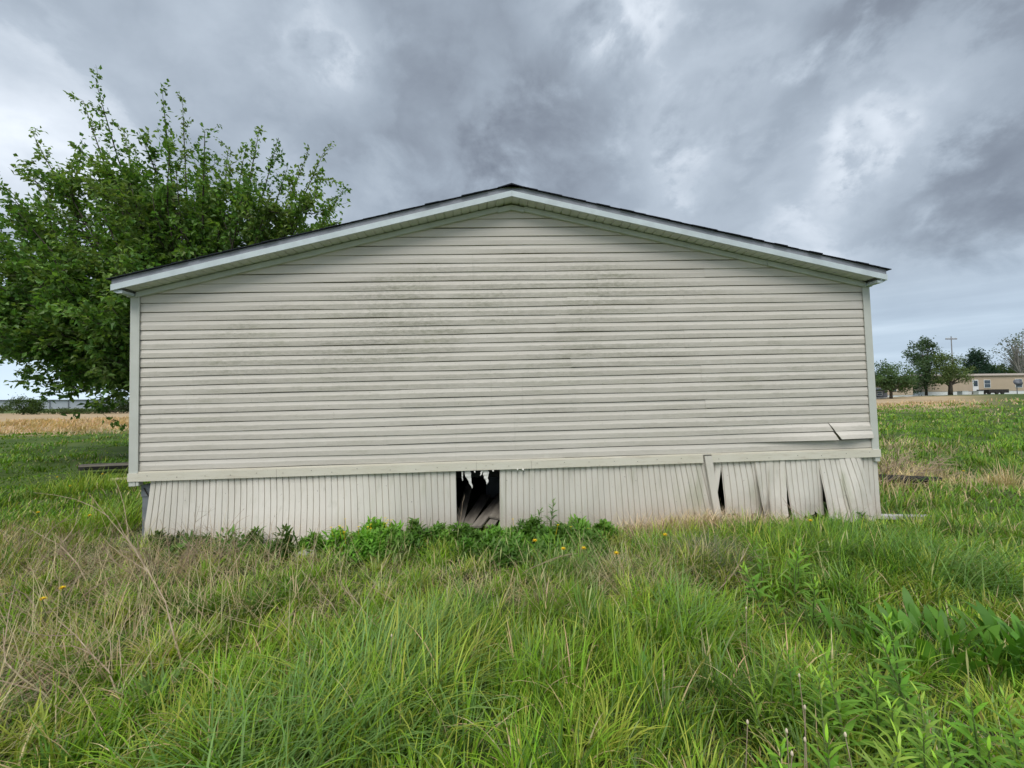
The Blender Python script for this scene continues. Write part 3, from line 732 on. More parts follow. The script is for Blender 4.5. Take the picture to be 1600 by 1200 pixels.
# tussocks one can tell apart
def tussock(name, x, y, n, rad, h, wd, c, azm, azs, lean, curl, label, c2=None, p2=0., seg=5):
    ang = rng.uniform(0, 6.28, n); rr = rad*np.sqrt(rng.uniform(0, 1, n)); px, py = rr*np.cos(ang), rr*np.sin(ang)
    az = np.where(rng.uniform(0, 1, n) < .5, ang+rng.normal(0, .5, n), rng.normal(azm, azs, n))
    cc = jit(c, n, .22)
    if c2: cc = np.where((rng.uniform(0, 1, n) < p2)[:, None], jit(c2, n, .25), cc)
    root = np.stack([px, py, np.zeros(n)], -1)
    B = Bag(); B.add(blades(root, h*rng.uniform(.5, 1.25, n), wd*rng.uniform(.6, 1.3, n), az, np.abs(rng.normal(lean, .18, n))*(.4+.6*rr/rad), np.abs(rng.normal(curl, .35, n)), cc, cc*np.array([1.2, 1.12, 1.05]), seg))
    o = B.build(name, M_grass); o.location = (x, y, float(gh(x, y))-.01)
    tag(o, label, 'grass tussock', 'grass tussocks'); return o
tussock('grass_tussock', -.74, -2.80, 900, .40, .46, .0100, BLUE, .35, 1.1, .32, 1.35, 'big arching tussock of broad bluish blades at bottom, left of centre', YEL, .35)
tussock('grass_tussock', -1.02, -3.18, 520, .30, .44, .010, BLUE, .5, 1.1, .35, 1.3, 'bluish broad-bladed tussock cut by the bottom edge, left of centre', FRESH, .3)
tussock('grass_tussock', -.55, -2.30, 500, .25, .38, .008, BLUE, .2, .5, .25, 1.1, 'smaller bluish tussock just behind the big arching one', YEL, .3)
tussock('grass_tussock', .42, -1.20, 420, .28, .34, .008, BLUE, .0, .8, .45, 1.3, 'drooping bluish tussock before the weeds right of the opening', FRESH, .3)
tussock('grass_tussock', 1.72, -1.25, 800, .30, .40, .006, (.125, .165, .095), -.2, 1.2, .5, 1.5, 'matted grey-green tussock in front of the slanted batten', GREY, .35)
tussock('grass_tussock', 2.80, -1.25, 800, .50, .44, .0085, FRESH, -.1, 1.0, .5, 1.2, 'lush leaning tussock before the wrecked skirting panels', DEEP, .55)
tussock('grass_tussock', 3.40, -1.55, 850, .50, .48, .0085, BLUE, -.2, 1.0, .5, 1.2, 'tall windswept tussock above the broad-leaved dock plant', DEEP, .45)
tussock('grass_tussock', 2.45, -.80, 500, .38, .26, .007, DEEP, .0, .8, .4, 1.1, 'deep green tussock under the gap in the wrecked skirting', FRESH, .4)
tussock('grass_tussock', 3.60, -.75, 700, .50, .30, .007, DEEP, .1, .8, .4, 1.1, 'deep green tussock by the right end of the skirting', FRESH, .4)
tussock('grass_tussock', 1.05, -2.25, 420, .26, .40, .009, FRESH, .1, .7, .35, 1.25, 'arching green tussock right of centre in front of dry grass', BLUE, .4)
tussock('grass_tussock', .95, -1.50, 700, .40, .32, .0042, GREY, -.3, 1.5, .7, 1.3, 'wiry dead grey grass mat right of centre', (.17, .25, .08), .45, 4)
tussock('grass_tussock', 7.75, 1.25, 130, .18, .50, .010, STRAW, 1.0, 2., .35, .9, 'pale dry straw tuft standing in the right field')
tussock('grass_tussock', -7.2, 2.6, 420, .60, .40, .012, YEL, .3, 1., .3, .8, 'yellowish seeding tussock on the shaded lawn by the left corner', FRESH, .4)
tussock('grass_tussock', -5.0, .35, 500, .50, .40, .010, FRESH, .3, 1., .35, .9, 'green tussock beside the bare corner pier', YEL, .3)

# straw heap against the wrecked skirting
n = 4200; x = rng.normal(2.2, .6, n); y = -.06-np.abs(rng.normal(0, .17, n)); k = (x > 1.2) & (x < 3.4); x, y = x[k], y[k]; n = len(x)
r = zroot(x, y); r[:, 2] += rng.uniform(0, .07, n)*np.exp(-((x-2.3)/.6)**2)
cc = jit((.62, .50, .33), n, .3); B = Bag()
B.add(blades(r, rng.uniform(.12, .40, n), rng.uniform(.004, .009, n), rng.uniform(0, 6.28, n), rng.uniform(.7, 1.6, n), rng.uniform(-.3, .7, n), cc, cc, 3))
tag(B.build('dry_straw', M_dry), 'heap of pale dead straw at the foot of the wrecked skirting', 'straw', kind='stuff')

# ------------------------------------------------------------------ leafy weeds
def weed_leaves(n, rad, hh, L, W, c, up=.6):
    nm = 9; ma = rng.uniform(0, 6.28, nm); mq = rad*np.sqrt(rng.uniform(0, 1, nm))*1.05; mh = hh*rng.uniform(.35, 1.08, nm); ms = rad*rng.uniform(.16, .42, nm)
    k = rng.integers(0, nm, n); px = mq[k]*np.cos(ma[k])*1.25+rng.normal(0, 1, n)*ms[k]*.6; py = mq[k]*np.sin(ma[k])*.7+rng.normal(0, 1, n)*ms[k]*.45
    off = np.hypot(px-mq[k]*np.cos(ma[k])*1.25, py-mq[k]*np.sin(ma[k])*.7)/ms[k]
    z = mh[k]*rng.uniform(.05, 1, n)*np.exp(-off**2*.7)
    root = np.stack([px, py, z], -1); cm = rng.uniform(.7, 1.35, nm)[k][:, None]
    return blades(root, L*rng.uniform(.45, 1.45, n), W*rng.uniform(.5, 1.2, n), rng.uniform(0, 6.28, n), rng.uniform(.2, 1.3, n), rng.uniform(.1, 1.1, n), jit(c, n, .3)*cm, jit(c, n, .25)*cm*1.2, 3, 'l', .35)
def weed_clump(x, y, n, rad, hh, c, label, fl=0, L=.075, W=.028):
    root = empty('weed_clump', (x, y, float(gh(x, y))-.01)); tag(root, label, 'weeds', 'leafy weed clumps along the skirting')
    B = Bag(); B.add(weed_leaves(n, rad, hh, L, W, c)); B.build('foliage', M_leaf, root)
    m = MB()
    for i in range(int(14*rad/.3)):
        a = rng.uniform(0, 6.28); q = rad*.7*math.sqrt(rng.uniform(0, 1)); px, py = q*math.cos(a), q*math.sin(a)
        m.tube([(px*.6, py*.6, 0), (px*.9, py*.9, hh*.5), (px, py, hh*.85)], [.005, .004, .002], 4)
    m.build('stems', M_stem, root)['kind'] = 'stuff'
    for i in range(fl):
        a = rng.uniform(0, 6.28); q = rad*.8*math.sqrt(rng.uniform(0, 1)); px, py = q*math.cos(a), q*math.sin(a); z = hh*(1.0+rng.uniform(0, .18))
        m = MB()
        for k in range(5):
            g = 2*math.pi*k/5; m.f4.append(tuple(len(m.v)+i_ for i_ in range(4)))
            m.v += [(px, py, z), (px+.010*math.cos(g-.5), py+.010*math.sin(g-.5), z+.004), (px+.016*math.cos(g), py+.016*math.sin(g), z+.003), (px+.010*math.cos(g+.5), py+.010*math.sin(g+.5), z+.004)]
        m.tube([(px*.9, py*.9, z-.12), (px, py, z)], .0018, 3)
        m.build('flower', M_yellow, root)
weed_clump(-1.55, -.50, 3000, .42, .25, (.140, .300, .034), 'bright green bushy weeds with yellow flowers beside the pale stone', 14)
weed_clump(-1.00, -.42, 2800, .40, .27, (.140, .270, .040), 'bushy green weeds just left of the skirting opening')
weed_clump(-2.75, -.58, 1700, .42, .26, (.085, .175, .030), 'low dark green weeds at the foot of the bulging left skirting')
weed_clump(-3.45, -.40, 1100, .36, .22, (.055, .110, .022), 'low dark weeds behind the dead brush by the left corner')
weed_clump(-.30, -.62, 1500, .36, .15, (.095, .190, .034), 'dark green weeds below the skirting opening')
weed_clump(.25, -.50, 2900, .42, .22, (.120, .250, .036), 'dense green weeds right below the torn panel edge', 2)
weed_clump(.78, -.42, 2200, .40, .20, (.125, .250, .038), 'green weeds along the intact middle skirting', 2)
weed_clump(-1.28, -.62, 2200, .40, .22, (.120, .255, .036), 'leafy weeds in front, between the flowered and the taller bushy clump')
weed_clump(-.66, -.66, 2000, .38, .20, (.105, .225, .034), 'leafy weeds in front of the left edge of the skirting opening')
weed_clump(.02, -.78, 2000, .40, .20, (.100, .215, .034), 'low dark leafy weeds in front of the right edge of the opening')
weed_clump(.55, -.74, 2000, .40, .19, (.105, .225, .034), 'low leafy weeds behind the row of dandelions')
weed_clump(3.15, -.45, 900, .36, .13, (.065, .140, .026), 'dark leafy weeds below the right-hand skirting gap')
weed_clump(3.95, -.40, 1100, .42, .18, (.065, .140, .026), 'leafy weeds under the slanting right skirting panels')

def shoot_proto(hh, n, L, W, c, name):
    """upright weed with whorls of lance leaves"""
    root = empty(name); t = np.repeat(np.linspace(.22, 1, n//2), 2)[:n]; ang = np.arange(n)*2.4+rng.normal(0, .2, n)
    lx, ly = rng.normal(0, .05, 2)
    pos = np.stack([lx*t*t, ly*t*t, hh*t], -1); q = 1-.55*t**3
    top = np.clip((t-.75)*4, 0, 1)
    B = Bag(); cc = jit(c, n, .15); cc = cc*(1+top[:, None]*np.array([.65, .5, .15]))
    B.add(blades(pos, L*q*rng.uniform(.85, 1.1, n), W*q, ang, .95-.55*top, .55, cc, cc*1.15, 4, 'l', .3)); B.build('leaves', M_leaf, root)
    MB().tube([(0, 0, 0), (lx*.25, ly*.25, hh*.5), (lx, ly, hh)], [.0045, .004, .002], 5).build('stem', M_stem, root)
    return root
def scatter(protos, spots, name, label, cat, group, smin=.8, smax=1.2):
    for i, (x, y) in enumerate(spots):
        p = protos[i % len(protos)]; o = p if i < len(protos) else copy_tree(p)
        s = random.uniform(smin, smax); o.location = (x, y, float(gh(x, y))-.01); o.scale = (s, s, s*random.uniform(.85, 1.1)); o.rotation_euler = (random.uniform(-.15, .15), random.uniform(-.05, .25), random.uniform(0, 6.28))
        tag(o, label if isinstance(label, str) else label[i], cat, group)
PR = [shoot_proto(hh_, nn_, ll_, ww_, cc_, 'leafy_weed') for hh_, nn_, ll_, ww_, cc_ in ((.40, 30, .125, .020, (.20, .37, .050)), (.33, 24, .14, .016, (.25, .40, .06)), (.42, 36, .10, .018, (.165, .33, .045)), (.28, 20, .13, .022, (.19, .40, .04)), (.38, 28, .115, .015, (.27, .39, .075)))]
gold = [(1.44, -3.14), (1.33, -3.31), (1.21, -3.08), (0.81, -3.47), (1.04, -3.48), (1.40, -3.37), (1.19, -3.49), (1.40, -3.48), (1.59, -3.41), (1.12, -3.26), (1.25, -3.20), (1.47, -3.19), (1.62, -3.12), (1.75, -3.25), (0.58, -3.48), (1.29, -3.53), (0.97, -3.11), (1.17, -3.02), (1.02, -3.41), (1.46, -3.53), (1.55, -2.95), (1.32, -2.92), (1.70, -2.98), (.9, -3.28), (1.1, -2.95), (1.85, -3.3), (1.78, -3.45), (1.62, -3.52), (1.38, -3.03), (1.52, -3.28)]
kinds = ['fresh upright leafy weed of middle height in the thick patch at bottom right', 'pale weed with long narrow leaves in the thick patch at bottom right', 'tallest dark weed with short crowded leaves in the thick patch at bottom right', 'short broad-leaved weed in the thick patch at bottom right', 'yellowish narrow-leaved weed in the thick patch at bottom right']
scatter(PR, gold, 'leafy_weed', [kinds[i_ % 5] for i_ in range(len(gold))], 'weed', 'leafy weeds at bottom right')
PR = [shoot_proto(.36, 26, .115, .02, (.19, .36, .05), 'leafy_weed') for _ in range(3)]
scatter(PR, [(1.74, -1.95), (1.68, -2.20), (1.97, -1.96), (1.85, -1.75), (2.1, -1.8), (1.9, -2.2), (2.2, -1.55), (2.0, -1.5)], 'leafy_weed', 'upright leafy weed growing behind the patch, beside the grey-green tussock', 'weed', 'leafy weeds right of the grey-green tussock')
PR = [shoot_proto(.34, 20, .105, .022, (.12, .22, .06), 'leafy_weed') for _ in range(2)]
scatter(PR, [(.30, -.22), (.47, -.20)], 'leafy_weed', ['dark pointed weed shoot against the middle skirting, nearer the opening', 'taller dark pointed weed shoot against the middle skirting, farther from the opening'], 'weed', 'pointed shoots against the skirting', 1., 1.1)

# broad-leaved dock: every leaf a part
def dock(x, y, n, label, rad=.42, L=.215):
    root = empty('dock_plant', (x, y, float(gh(x, y))-.01)); tag(root, label, 'dock plant', 'broad-leaved dock plants')
    metas = []
    for k in range(5):
        cc = jit((.115, .260, .032), 1, .3)
        metas.append(mesh_np('leaf', *[q for q in (lambda v: (v[0], v[1]))(blades(np.zeros((1, 3)), L*(.8+.1*k), L*.22, 0., .06+.05*k, .5+.12*k, cc, cc*1.15, 6, 'd', .22))], M_leaf, np.repeat(cc, 13, 0), True))
    for i in range(n):
        a = rng.uniform(0, 6.28); q = rad*math.sqrt(rng.uniform(0, 1))
        o = bpy.data.objects.new('leaf', metas[i % 5]); link(o, root); s = rng.uniform(.7, 1.15)
        o.location = (q*math.cos(a)*.8, q*math.sin(a)*.6, rng.uniform(0, .05)); o.rotation_euler = (rng.normal(0, .15), rng.normal(0, .2), a+rng.normal(0, .6)); o.scale = (s, s*rng.uniform(.8, 1.2), s)
dock(2.42, -2.52, 70, 'dark broad-leaved dock plant at the right edge, the larger of two', .44)
dock(2.85, -2.68, 60, 'dark broad-leaved dock plant cut by the right edge', .42)
dock(1.98, -2.45, 12, 'small dock plant with few upright leaves left of the larger ones', .22, .2)
dock(-1.35, -3.05, 8, 'low pale broad-leaved weed at the bottom left, half hidden in grass', .12, .15)
dock(.62, -2.75, 4, 'few broad dock leaves standing in the fine grass at bottom centre', .12, .17)

# ------------------------------------------------------------------ flowers and buds
def flower(x, y, z, label, s=1.):
    g = float(gh(x, y)); root = empty('yellow_flower', (x, y, g)); tag(root, label, 'flower', 'yellow flowers')
    MB().tube([(0, 0, 0), (.01, 0, (z-g)*.6), (.0, -.01, z-g)], .0025, 4).build('stem', M_stem, root)
    n = 26; ang = np.arange(n)*2.4; m = Bag()
    m.add(blades(np.repeat(np.array([[0, -.01, z-g]]), n, 0), .020*s, .007*s, ang, .5+.9*np.arange(n)/n, .3, jit((.8, .56, .015), n, .1), None, 2, 'l')); m.build('flower_head', M_yellow, root)
FL = [(.18, -1.42, .30, 'yellow dandelion nearest the opening, before the dense weeds'), (.38, -1.62, .30, 'large yellow dandelion above the drooping bluish tussock'), (.54, -1.62, .30, 'yellow dandelion just right of the large one'), (.76, -1.74, .30, 'yellow dandelion at the left rim of the dead grey mat'),
      (1.29, -1.36, .30, 'yellow dandelion in front of the straw heap'), (2.79, -1.07, .30, 'yellow dandelion below the dark skirting gap'), (7.58, 1.68, .2, 'yellow flower in the field by the dead brush'),
      (-3.12, -1.82, .2, 'yellow flower low in the left grass, upper of a pair'), (-3.08, -1.98, .2, 'yellow flower low in the left grass, lower of a pair'), (-7.01, 2.70, .25, 'yellow flower on the shaded lawn nearest the home corner'), (-7.53, 2.47, .25, 'yellow flower on the shaded lawn left of the others'),
      (-5.31, .09, .25, 'yellow flower in the brown grass at the left edge'), (-6.51, 1.65, .25, 'yellow flower on the lawn between corner and dead grass'), (-4.58, -.09, .25, 'yellow flower beside the dead brush near the corner pier')]
for x, y, z, l in FL: flower(x, y, z+.05, l, 1.2)
for i, (x, y) in enumerate([(.72, -3.38), (.95, -3.37), (.84, -3.50), (.74, -3.55), (.82, -3.47), (1.00, -3.54), (1.21, -2.61), (-.65, -2.79), (1.06, -3.23)]):
    g = float(gh(x, y)); root = empty('flower_bud', (x, y, g))
    tag(root, 'pale closed bud on a thin stalk above the fine grass', 'flower bud', 'pale buds in the grass')
    lx, ly = rng.normal(0, .02, 2); hh = rng.uniform(.36, .44)
    MB().tube([(0, 0, 0), (lx*.3, ly*.3, hh*.6), (lx, ly, hh)], .0016, 4).build('stalk', M_twig, root)
    MB().tube([(lx, ly, hh-.002), (lx, ly, hh+.004), (lx, ly, hh+.010), (lx, ly, hh+.015)], [.0015, .0045, .004, .0015], 7).build('bud', M_bud, root, True)

# ------------------------------------------------------------------ dead stalks and brush
def twig_path(a, b, k=.06, n=7):
    a, b = Vector(a), Vector(b); L = (b-a).length; d = Vector(rng.normal(0, 1, 3)); d = (d-(b-a).normalized()*d.dot((b-a).normalized())).normalized()*L*k
    return [a.lerp(b, t)+d*math.sin(math.pi*t)+Vector(rng.normal(0, L*.006, 3)) for t in np.linspace(0, 1, n)]
def dead_stalk(base, tip, r, label, group='dead stalks', br=4, cat='dead stalk'):
    base = Vector((base[0], base[1], float(gh(base[0], base[1])))); tip = Vector(tip); tip.z = max(tip.z, float(gh(tip.x, tip.y))+.10)
    root = empty('dead_stalk', base); tag(root, label, cat, group)
    P = twig_path((0, 0, 0), tip-base)
    MB().tube(P, [r*(1-.7*t) for t in np.linspace(0, 1, len(P))], 5).build('stem', M_twig, root)
    L = (tip-base).length
    for i in range(br):
        p = P[2+int(rng.integers(0, 4))]; d = ((tip-base).normalized()+Vector(rng.normal(0, .45, 3))).normalized()*L*rng.uniform(.2, .4)
        MB().tube(twig_path(p, p+d, .08, 5), [r*.5, r*.45, r*.38, r*.3, r*.2], 4).build('twig', M_twig, root)
ST = [(-1.80, -2.47, -3.23, -1.57, 0.83, .005, 'longest pale dead stalk slanting up left across the dry brush'), (-3.40, -1.31, -4.28, -0.96, 0.41, .0055, 'pale bent dead stalk at the left edge, middle height'), (-1.75, -2.87, -2.69, -2.27, 0.26, .006, 'dead stalk lying over green grass at lower left'),
      (-2.09, -2.74, -3.05, -2.24, 0.2, .006, 'dead stalk reaching out of the lower left edge'), (-2.43, -1.43, -2.34, -1.31, 0.55, .004, 'thin upright straw stalk before the left skirting, leftmost of three'), (-2.10, -1.17, -2.09, -1.07, 0.42, .004, 'thin upright straw stalk before the left skirting, middle of three'),
      (-1.67, -1.40, -1.65, -1.30, 0.46, .004, 'thin upright straw stalk before the left skirting, nearest the pale stone'), (-2.22, -2.94, -1.91, -2.94, 0.12, .005, 'dead stalk lying flat in the bottom left corner'), (-1.71, -2.45, -1.37, -2.15, 0.25, .004, 'thin dead twig leaning right beside the long stalk'),
      (-.68, -2.22, -1.14, -2.02, 0.3, .0035, 'fine reddish dead twig above the big tussock'), (-1.02, -2.13, -1.51, -1.83, 0.33, .0035, 'fine dead twig left above the big tussock'), (1.44, -1.77, 1.90, -1.57, 0.34, .005, 'curved pale stalk lying right of the dead grey mat'),
      (3.31, -.62, 3.05, -.37, 0.32, .005, 'pale straw leaning toward the dark skirting gap'), (-.01, -1.31, .56, -1.31, 0.2, .004, 'pale straw lying level before the dense weeds'), (-1.13, -2.43, -.87, -1.93, .48, .003, 'dark thin stem rising behind the bluish tussocks'),
      (-3.45, -1.66, -3.29, -1.46, .4, .004, 'short dead stalk rising left of the brush'), (-4.78, -.63, -4.49, -.53, .55, .004, 'dead stalk standing at the far left edge'),
      (-.56, -.16, -.50, -.06, .42, .003, 'dry seed stalk standing in the skirting opening')]
for x, y, tx_, ty_, tz_, r, l in ST: dead_stalk((x, y), (tx_, ty_, tz_), r, l)
def brush(x, y, n, rad, hh, label, up=(0, 0, 1), r=.005, nb=5, loc_z=0.):
    root = empty('dead_brush', (x, y, float(gh(x, y))+loc_z)); tag(root, label, 'dead brush', 'clumps of dead brush')
    for i in range(n):
        a = rng.uniform(0, 6.28); q = rad*.35*math.sqrt(rng.uniform(0, 1)); b = (q*math.cos(a), q*math.sin(a), 0)
        d = Vector((math.cos(a)*rng.uniform(.2, 1.)+up[0], math.sin(a)*rng.uniform(.1, .6)+up[1], rng.uniform(.4, 1.2)*up[2])).normalized()*hh*rng.uniform(.6, 1.3)
        m = MB(); P = twig_path(b, Vector(b)+d, .1); rr = r*rng.uniform(.6, 1.2)
        m.tube(P, [rr*(1-.7*t) for t in np.linspace(0, 1, 7)], 4)
        for j in range(nb):
            p = P[2+int(rng.integers(0, 4))]; e = (d.normalized()+Vector(rng.normal(0, .55, 3))).normalized()*hh*rng.uniform(.2, .5)
            Q = twig_path(p, p+e, .1, 5); m.tube(Q, [rr*.5, rr*.45, rr*.4, rr*.3, rr*.2], 3)
            for l in range(2):
                p2 = Q[2+l]; m.tube(twig_path(p2, p2+(e.normalized()+Vector(rng.normal(0, .7, 3)))*hh*.12, .1, 3), [rr*.3, rr*.25, rr*.15], 3)
        m.build('branch', M_twig, root)
brush(-2.95, -1.15, 16, .35, .42, 'fan of bare dead stems in front of the left corner, tallest brush')
brush(-2.65, -.95, 10, .3, .34, 'dead stems right of the tall brush fan, before the skirting')
brush(-4.0, -.75, 18, .55, .34, 'tangled brown dead brush left of the bare corner pier', (.1, -.1, .7))
brush(-4.75, -.55, 16, .5, .34, 'brown dead brush mound at the left edge', (.2, -.1, .7))
brush(-3.3, -1.7, 12, .4, .30, 'low brown dead brush at left edge below the mound', (.3, -.1, .5))
brush(-2.75, -2.45, 14, .3, .34, 'dead stems sweeping in from the left edge near the bottom', (.9, .0, .35))
brush(6.9, 2.2, 26, .9, .75, 'sprawling grey dead brush pile in the field beside the home', (.15, -.1, .45), .008, 7)
brush(6.5, 4.4, 14, .8, .55, 'low dead brush farther back beside the right corner', (.2, 0, .4), .008)
brush(5.75, 1.65, 7, .5, .7, 'pale dead branches leaning out beside the right corner trim', (1.0, 0, .55), .009, 4)

# loose odds and ends
def lying(name, p, q, w_, t, mt, label, cat, z=.02, tilt=0.):
    p, q = Vector(p), Vector(q); L = (q-p).length
    o = MB().box(0, L, -w_/2, w_/2, 0, t).build(name, mt); o.location = (p.x, p.y, float(gh(p.x, p.y))+z); o.rotation_euler = (tilt, 0, math.atan2(q.y-p.y, q.x-p.x)); tag(o, label, cat); return o
lying('timber', (-9.6, 5.0), (-6.2, 5.6), .14, .13, M_char, 'dark timber lying on the shaded lawn left of the home', 'timber', .06)
lying('board', (-9.5, 4.86), (-6.2, 5.45), .05, .05, M_wood, 'grey board lying along the dark timber on the lawn', 'board', .14)
lying('board', (-7.55, 3.42), (-6.6, 3.62), .10, .03, M_paleboard, 'pale yellowish board half hidden in the lawn grass', 'board', .16)
lying('concrete_strip', (4.6, .14), (5.3, .04), .10, .04, M_stone, 'pale broken concrete strip beside the right end of the skirting', 'concrete', .02)
o = MB().tube([(0, 0, 0), (.5, .06, .04), (1.0, -.05, .03), (1.35, -.16, .06)], [.06, .075, .065, .03], 8).build('charred_log', M_char, None, True); o.location = (5.75, 1.75, float(gh(5.75, 1.75))+.10); tag(o, 'black charred log under pale branches beside the right corner', 'log')
def rock(x, y, s, label):
    m = MB(); P = []
    for i in range(6):
        v = i/5*math.pi; P.append([(s*math.sin(v)*math.cos(u)*(1+.25*math.sin(3*u+i)), .7*s*math.sin(v)*math.sin(u)*(1+.2*math.cos(2*u+i)), .55*s*math.cos(v)) for u in np.linspace(0, 2*math.pi, 10)])
    o = m.grid(P).build('stone', M_stone, None); o.location = (x, y, float(gh(x, y))+s*.5); tag(o, label, 'stone')
rock(-2.02, -.62, .09, 'pale stone at the foot of the left skirting beside yellow-flowered weeds')

# ------------------------------------------------------------------ trees
def bez(p0, p1, p2, p3, n):
    return [p0*(1-t)**3+p1*3*t*(1-t)**2+p2*3*t*t*(1-t)+p3*t**3 for t in np.linspace(0, 1, n)]
def leaves_along(P, n, L, W, spread, c, start=.15, droop=.25):
    P = np.array([tuple(p) for p in P]); t = rng.uniform(start, 1, n)*(len(P)-1); i = np.minimum(t.astype(int), len(P)-2); f = (t-i)[:, None]
    pos = P[i]*(1-f)+P[i+1]*f; tan = P[i+1]-P[i]; tan /= np.linalg.norm(tan, axis=1, keepdims=True)+1e-9
    d = tan*.55+rng.normal(0, .62, (n, 3)); d[:, 2] -= droop; pos = pos+rng.normal(0, spread, (n, 3))
    up = rng.normal(0, .55, (n, 3)); up[:, 2] += 1.
    return kites(pos, d, up, L*rng.uniform(.65, 1.25, n), W*rng.uniform(.7, 1.2, n), jit(c, n, .3, .1))
# the big tree behind the left corner: limbs fan out of a short trunk, whips on top lean with the wind
TB = np.array([-8.5, 7.1, 0.])
tree = empty('broadleaf_tree', (TB[0], TB[1], float(gh(TB[0], TB[1]))-.05)); tag(tree, 'large multi-stemmed leafy tree behind the left corner of the home', 'tree')
tips = [(-10.95, 10.45), (-11.27, 9.9), (-12.58, 9.0), (-9.17, 9.99), (-8.65, 9.91), (-8.04, 9.14), (-6.58, 9.13), (-6.06, 8.95), (-5.27, 8.51), (-4.84, 8.52), (-4.25, 7.55), (-13.01, 7.3), (-13.6, 6.3), (-13.9, 5.2), (-10.2, 9.1), (-7.4, 8.6), (-9.9, 8.6), (-11.9, 8.1), (-5.8, 8.1), (-7.0, 8.3)]
tips_in = [(rng.uniform(-14.2, -7.4), rng.uniform(3.7, 7.9)) for _ in range(50)] + [(rng.uniform(-8.5, -4.6), rng.uniform(5.0, 7.0)) for _ in range(11)] + [(rng.uniform(-14.4, -9.0), rng.uniform(3.45, 4.5)) for _ in range(24)] + [(rng.uniform(-14.2, -11.5), rng.uniform(3.5, 6.5)) for _ in range(10)] + [(-10.6, 8.3), (-10.0, 8.0), (-9.4, 8.5), (-8.8, 8.2), (-8.2, 7.9), (-7.5, 7.6), (-6.9, 7.9), (-6.2, 7.5), (-5.6, 7.3), (-5.1, 7.4), (-11.0, 8.6), (-4.8, 6.6)]
allt = [(x, z, 1) for x, z in tips] + [(x, min(z, 8.6-max(0., -x-10.6)*.8), 0) for x, z in tips_in]
Bl = Bag(); wood = MB(); fork = np.array([0, 0, .9])
MB().tube([(0, 0, -.1), (.03, 0, .45), (.0, .02, 1.05)], [.30, .25, .24], 9).build('trunk', M_bark, tree, True)
GREEN = [(.135, .250, .050), (.195, .310, .066), (.105, .205, .044), (.165, .250, .062)]
for (x, z, whip) in allt:
    yy = rng.uniform(5.0, 8.8); s = (yy+4.83)/11.33
    tip = np.array([-.14+(x+.14)*s, yy, 1.5+(z-1.5)*s])-TB
    hor = np.array([tip[0], tip[1], 0]); up = tip[2]
    p1 = fork+hor*.22+np.array([0, 0, max(.5, up*.28)]); p2 = fork+hor*.72+np.array([0, 0, max(.4, up*.62)])
    P = bez(fork, p1, p2, tip, 12); r0 = rng.uniform(.045, .085)
    wood.tube([tuple(p) for p in P], [r0*.75*(1-t)**.8+.005 for t in np.linspace(0, 1, 12)], 5)
    tx = np.array(P[-1])-np.array(P[-2]); tx = tx/np.linalg.norm(tx)
    g = GREEN[int(rng.integers(0, 4))]
    Bl.add(leaves_along(P[8:], 95 if whip else 60, .115 if whip else .155, .07 if whip else .098, .055 if whip else .07, g, .05))
    if whip:
        for k in range(7):
            q = np.array(P[8+k % 4]); e = tx*.7+rng.normal(0, .5, 3); e = e/np.linalg.norm(e)*rng.uniform(.18, .42); S = twig_path(q, q+e, .1, 4); wood.tube(S, [.005, .004, .003, .002], 3, False); Bl.add(leaves_along(S, 16, .11, .068, .04, g))
    if not whip or z < 8: Bl.add(leaves_along(P[4:9], 48, .155, .10, .22, g, 0))
    for k in range(6 if whip else 7):
        f = rng.uniform(.42, .82 if whip else .97); i = min(10, int(f*11)); p = np.array(P[i])
        d = tx*.8+rng.normal(0, .65, 3)+np.array([-.12, 0, .35 if z > 4 else .2]); d = d/np.linalg.norm(d)*rng.uniform(.6, 1.5)*(.55 if whip and f > .65 else 1)
        Q = twig_path(p, p+d, .12, 6); wood.tube(Q, [.018, .015, .012, .009, .006, .003], 4)
        Bl.add(leaves_along(Q, 24, .155, .098, .06, g))
        for l in range(4):
            q = np.array(tuple(Q[1+int(rng.integers(0, 5))])); e = d/np.linalg.norm(d)*.6+rng.normal(0, .5, 3)+np.array([0, 0, .1]); e = e/np.linalg.norm(e)*rng.uniform(.3, .75)
            S = twig_path(q, q+e, .1, 4); wood.tube(S, [.007, .006, .004, .002], 3, False)
            Bl.add(leaves_along(S, 17, .15, .095, .05, GREEN[int(rng.integers(0, 4))] if rng.uniform() < .3 else g))
# bare twigs on the side over the roof
for k in range(26):
    b = np.array([rng.uniform(2.4, 4.0), rng.uniform(-.8, .8), rng.uniform(4.6, 5.6)]); d = np.array([rng.uniform(.2, .9), rng.normal(0, .3), rng.uniform(.4, 1.)])*rng.uniform(.7, 1.4)
    Q = twig_path(b, b+d, .12, 6); wood.tube(Q, [.014, .012, .010, .008, .005, .003], 4)
    for l in range(3):
        q = np.array(tuple(Q[2+l])); wood.tube(twig_path(q, q+rng.normal(0, .3, 3)+d*.25, .1, 3), [.006, .004, .002], 3, False)
wood.build('limbs', M_bark, tree, True)['kind'] = 'stuff'
Bl.build('crown', M_leaf, tree, False)

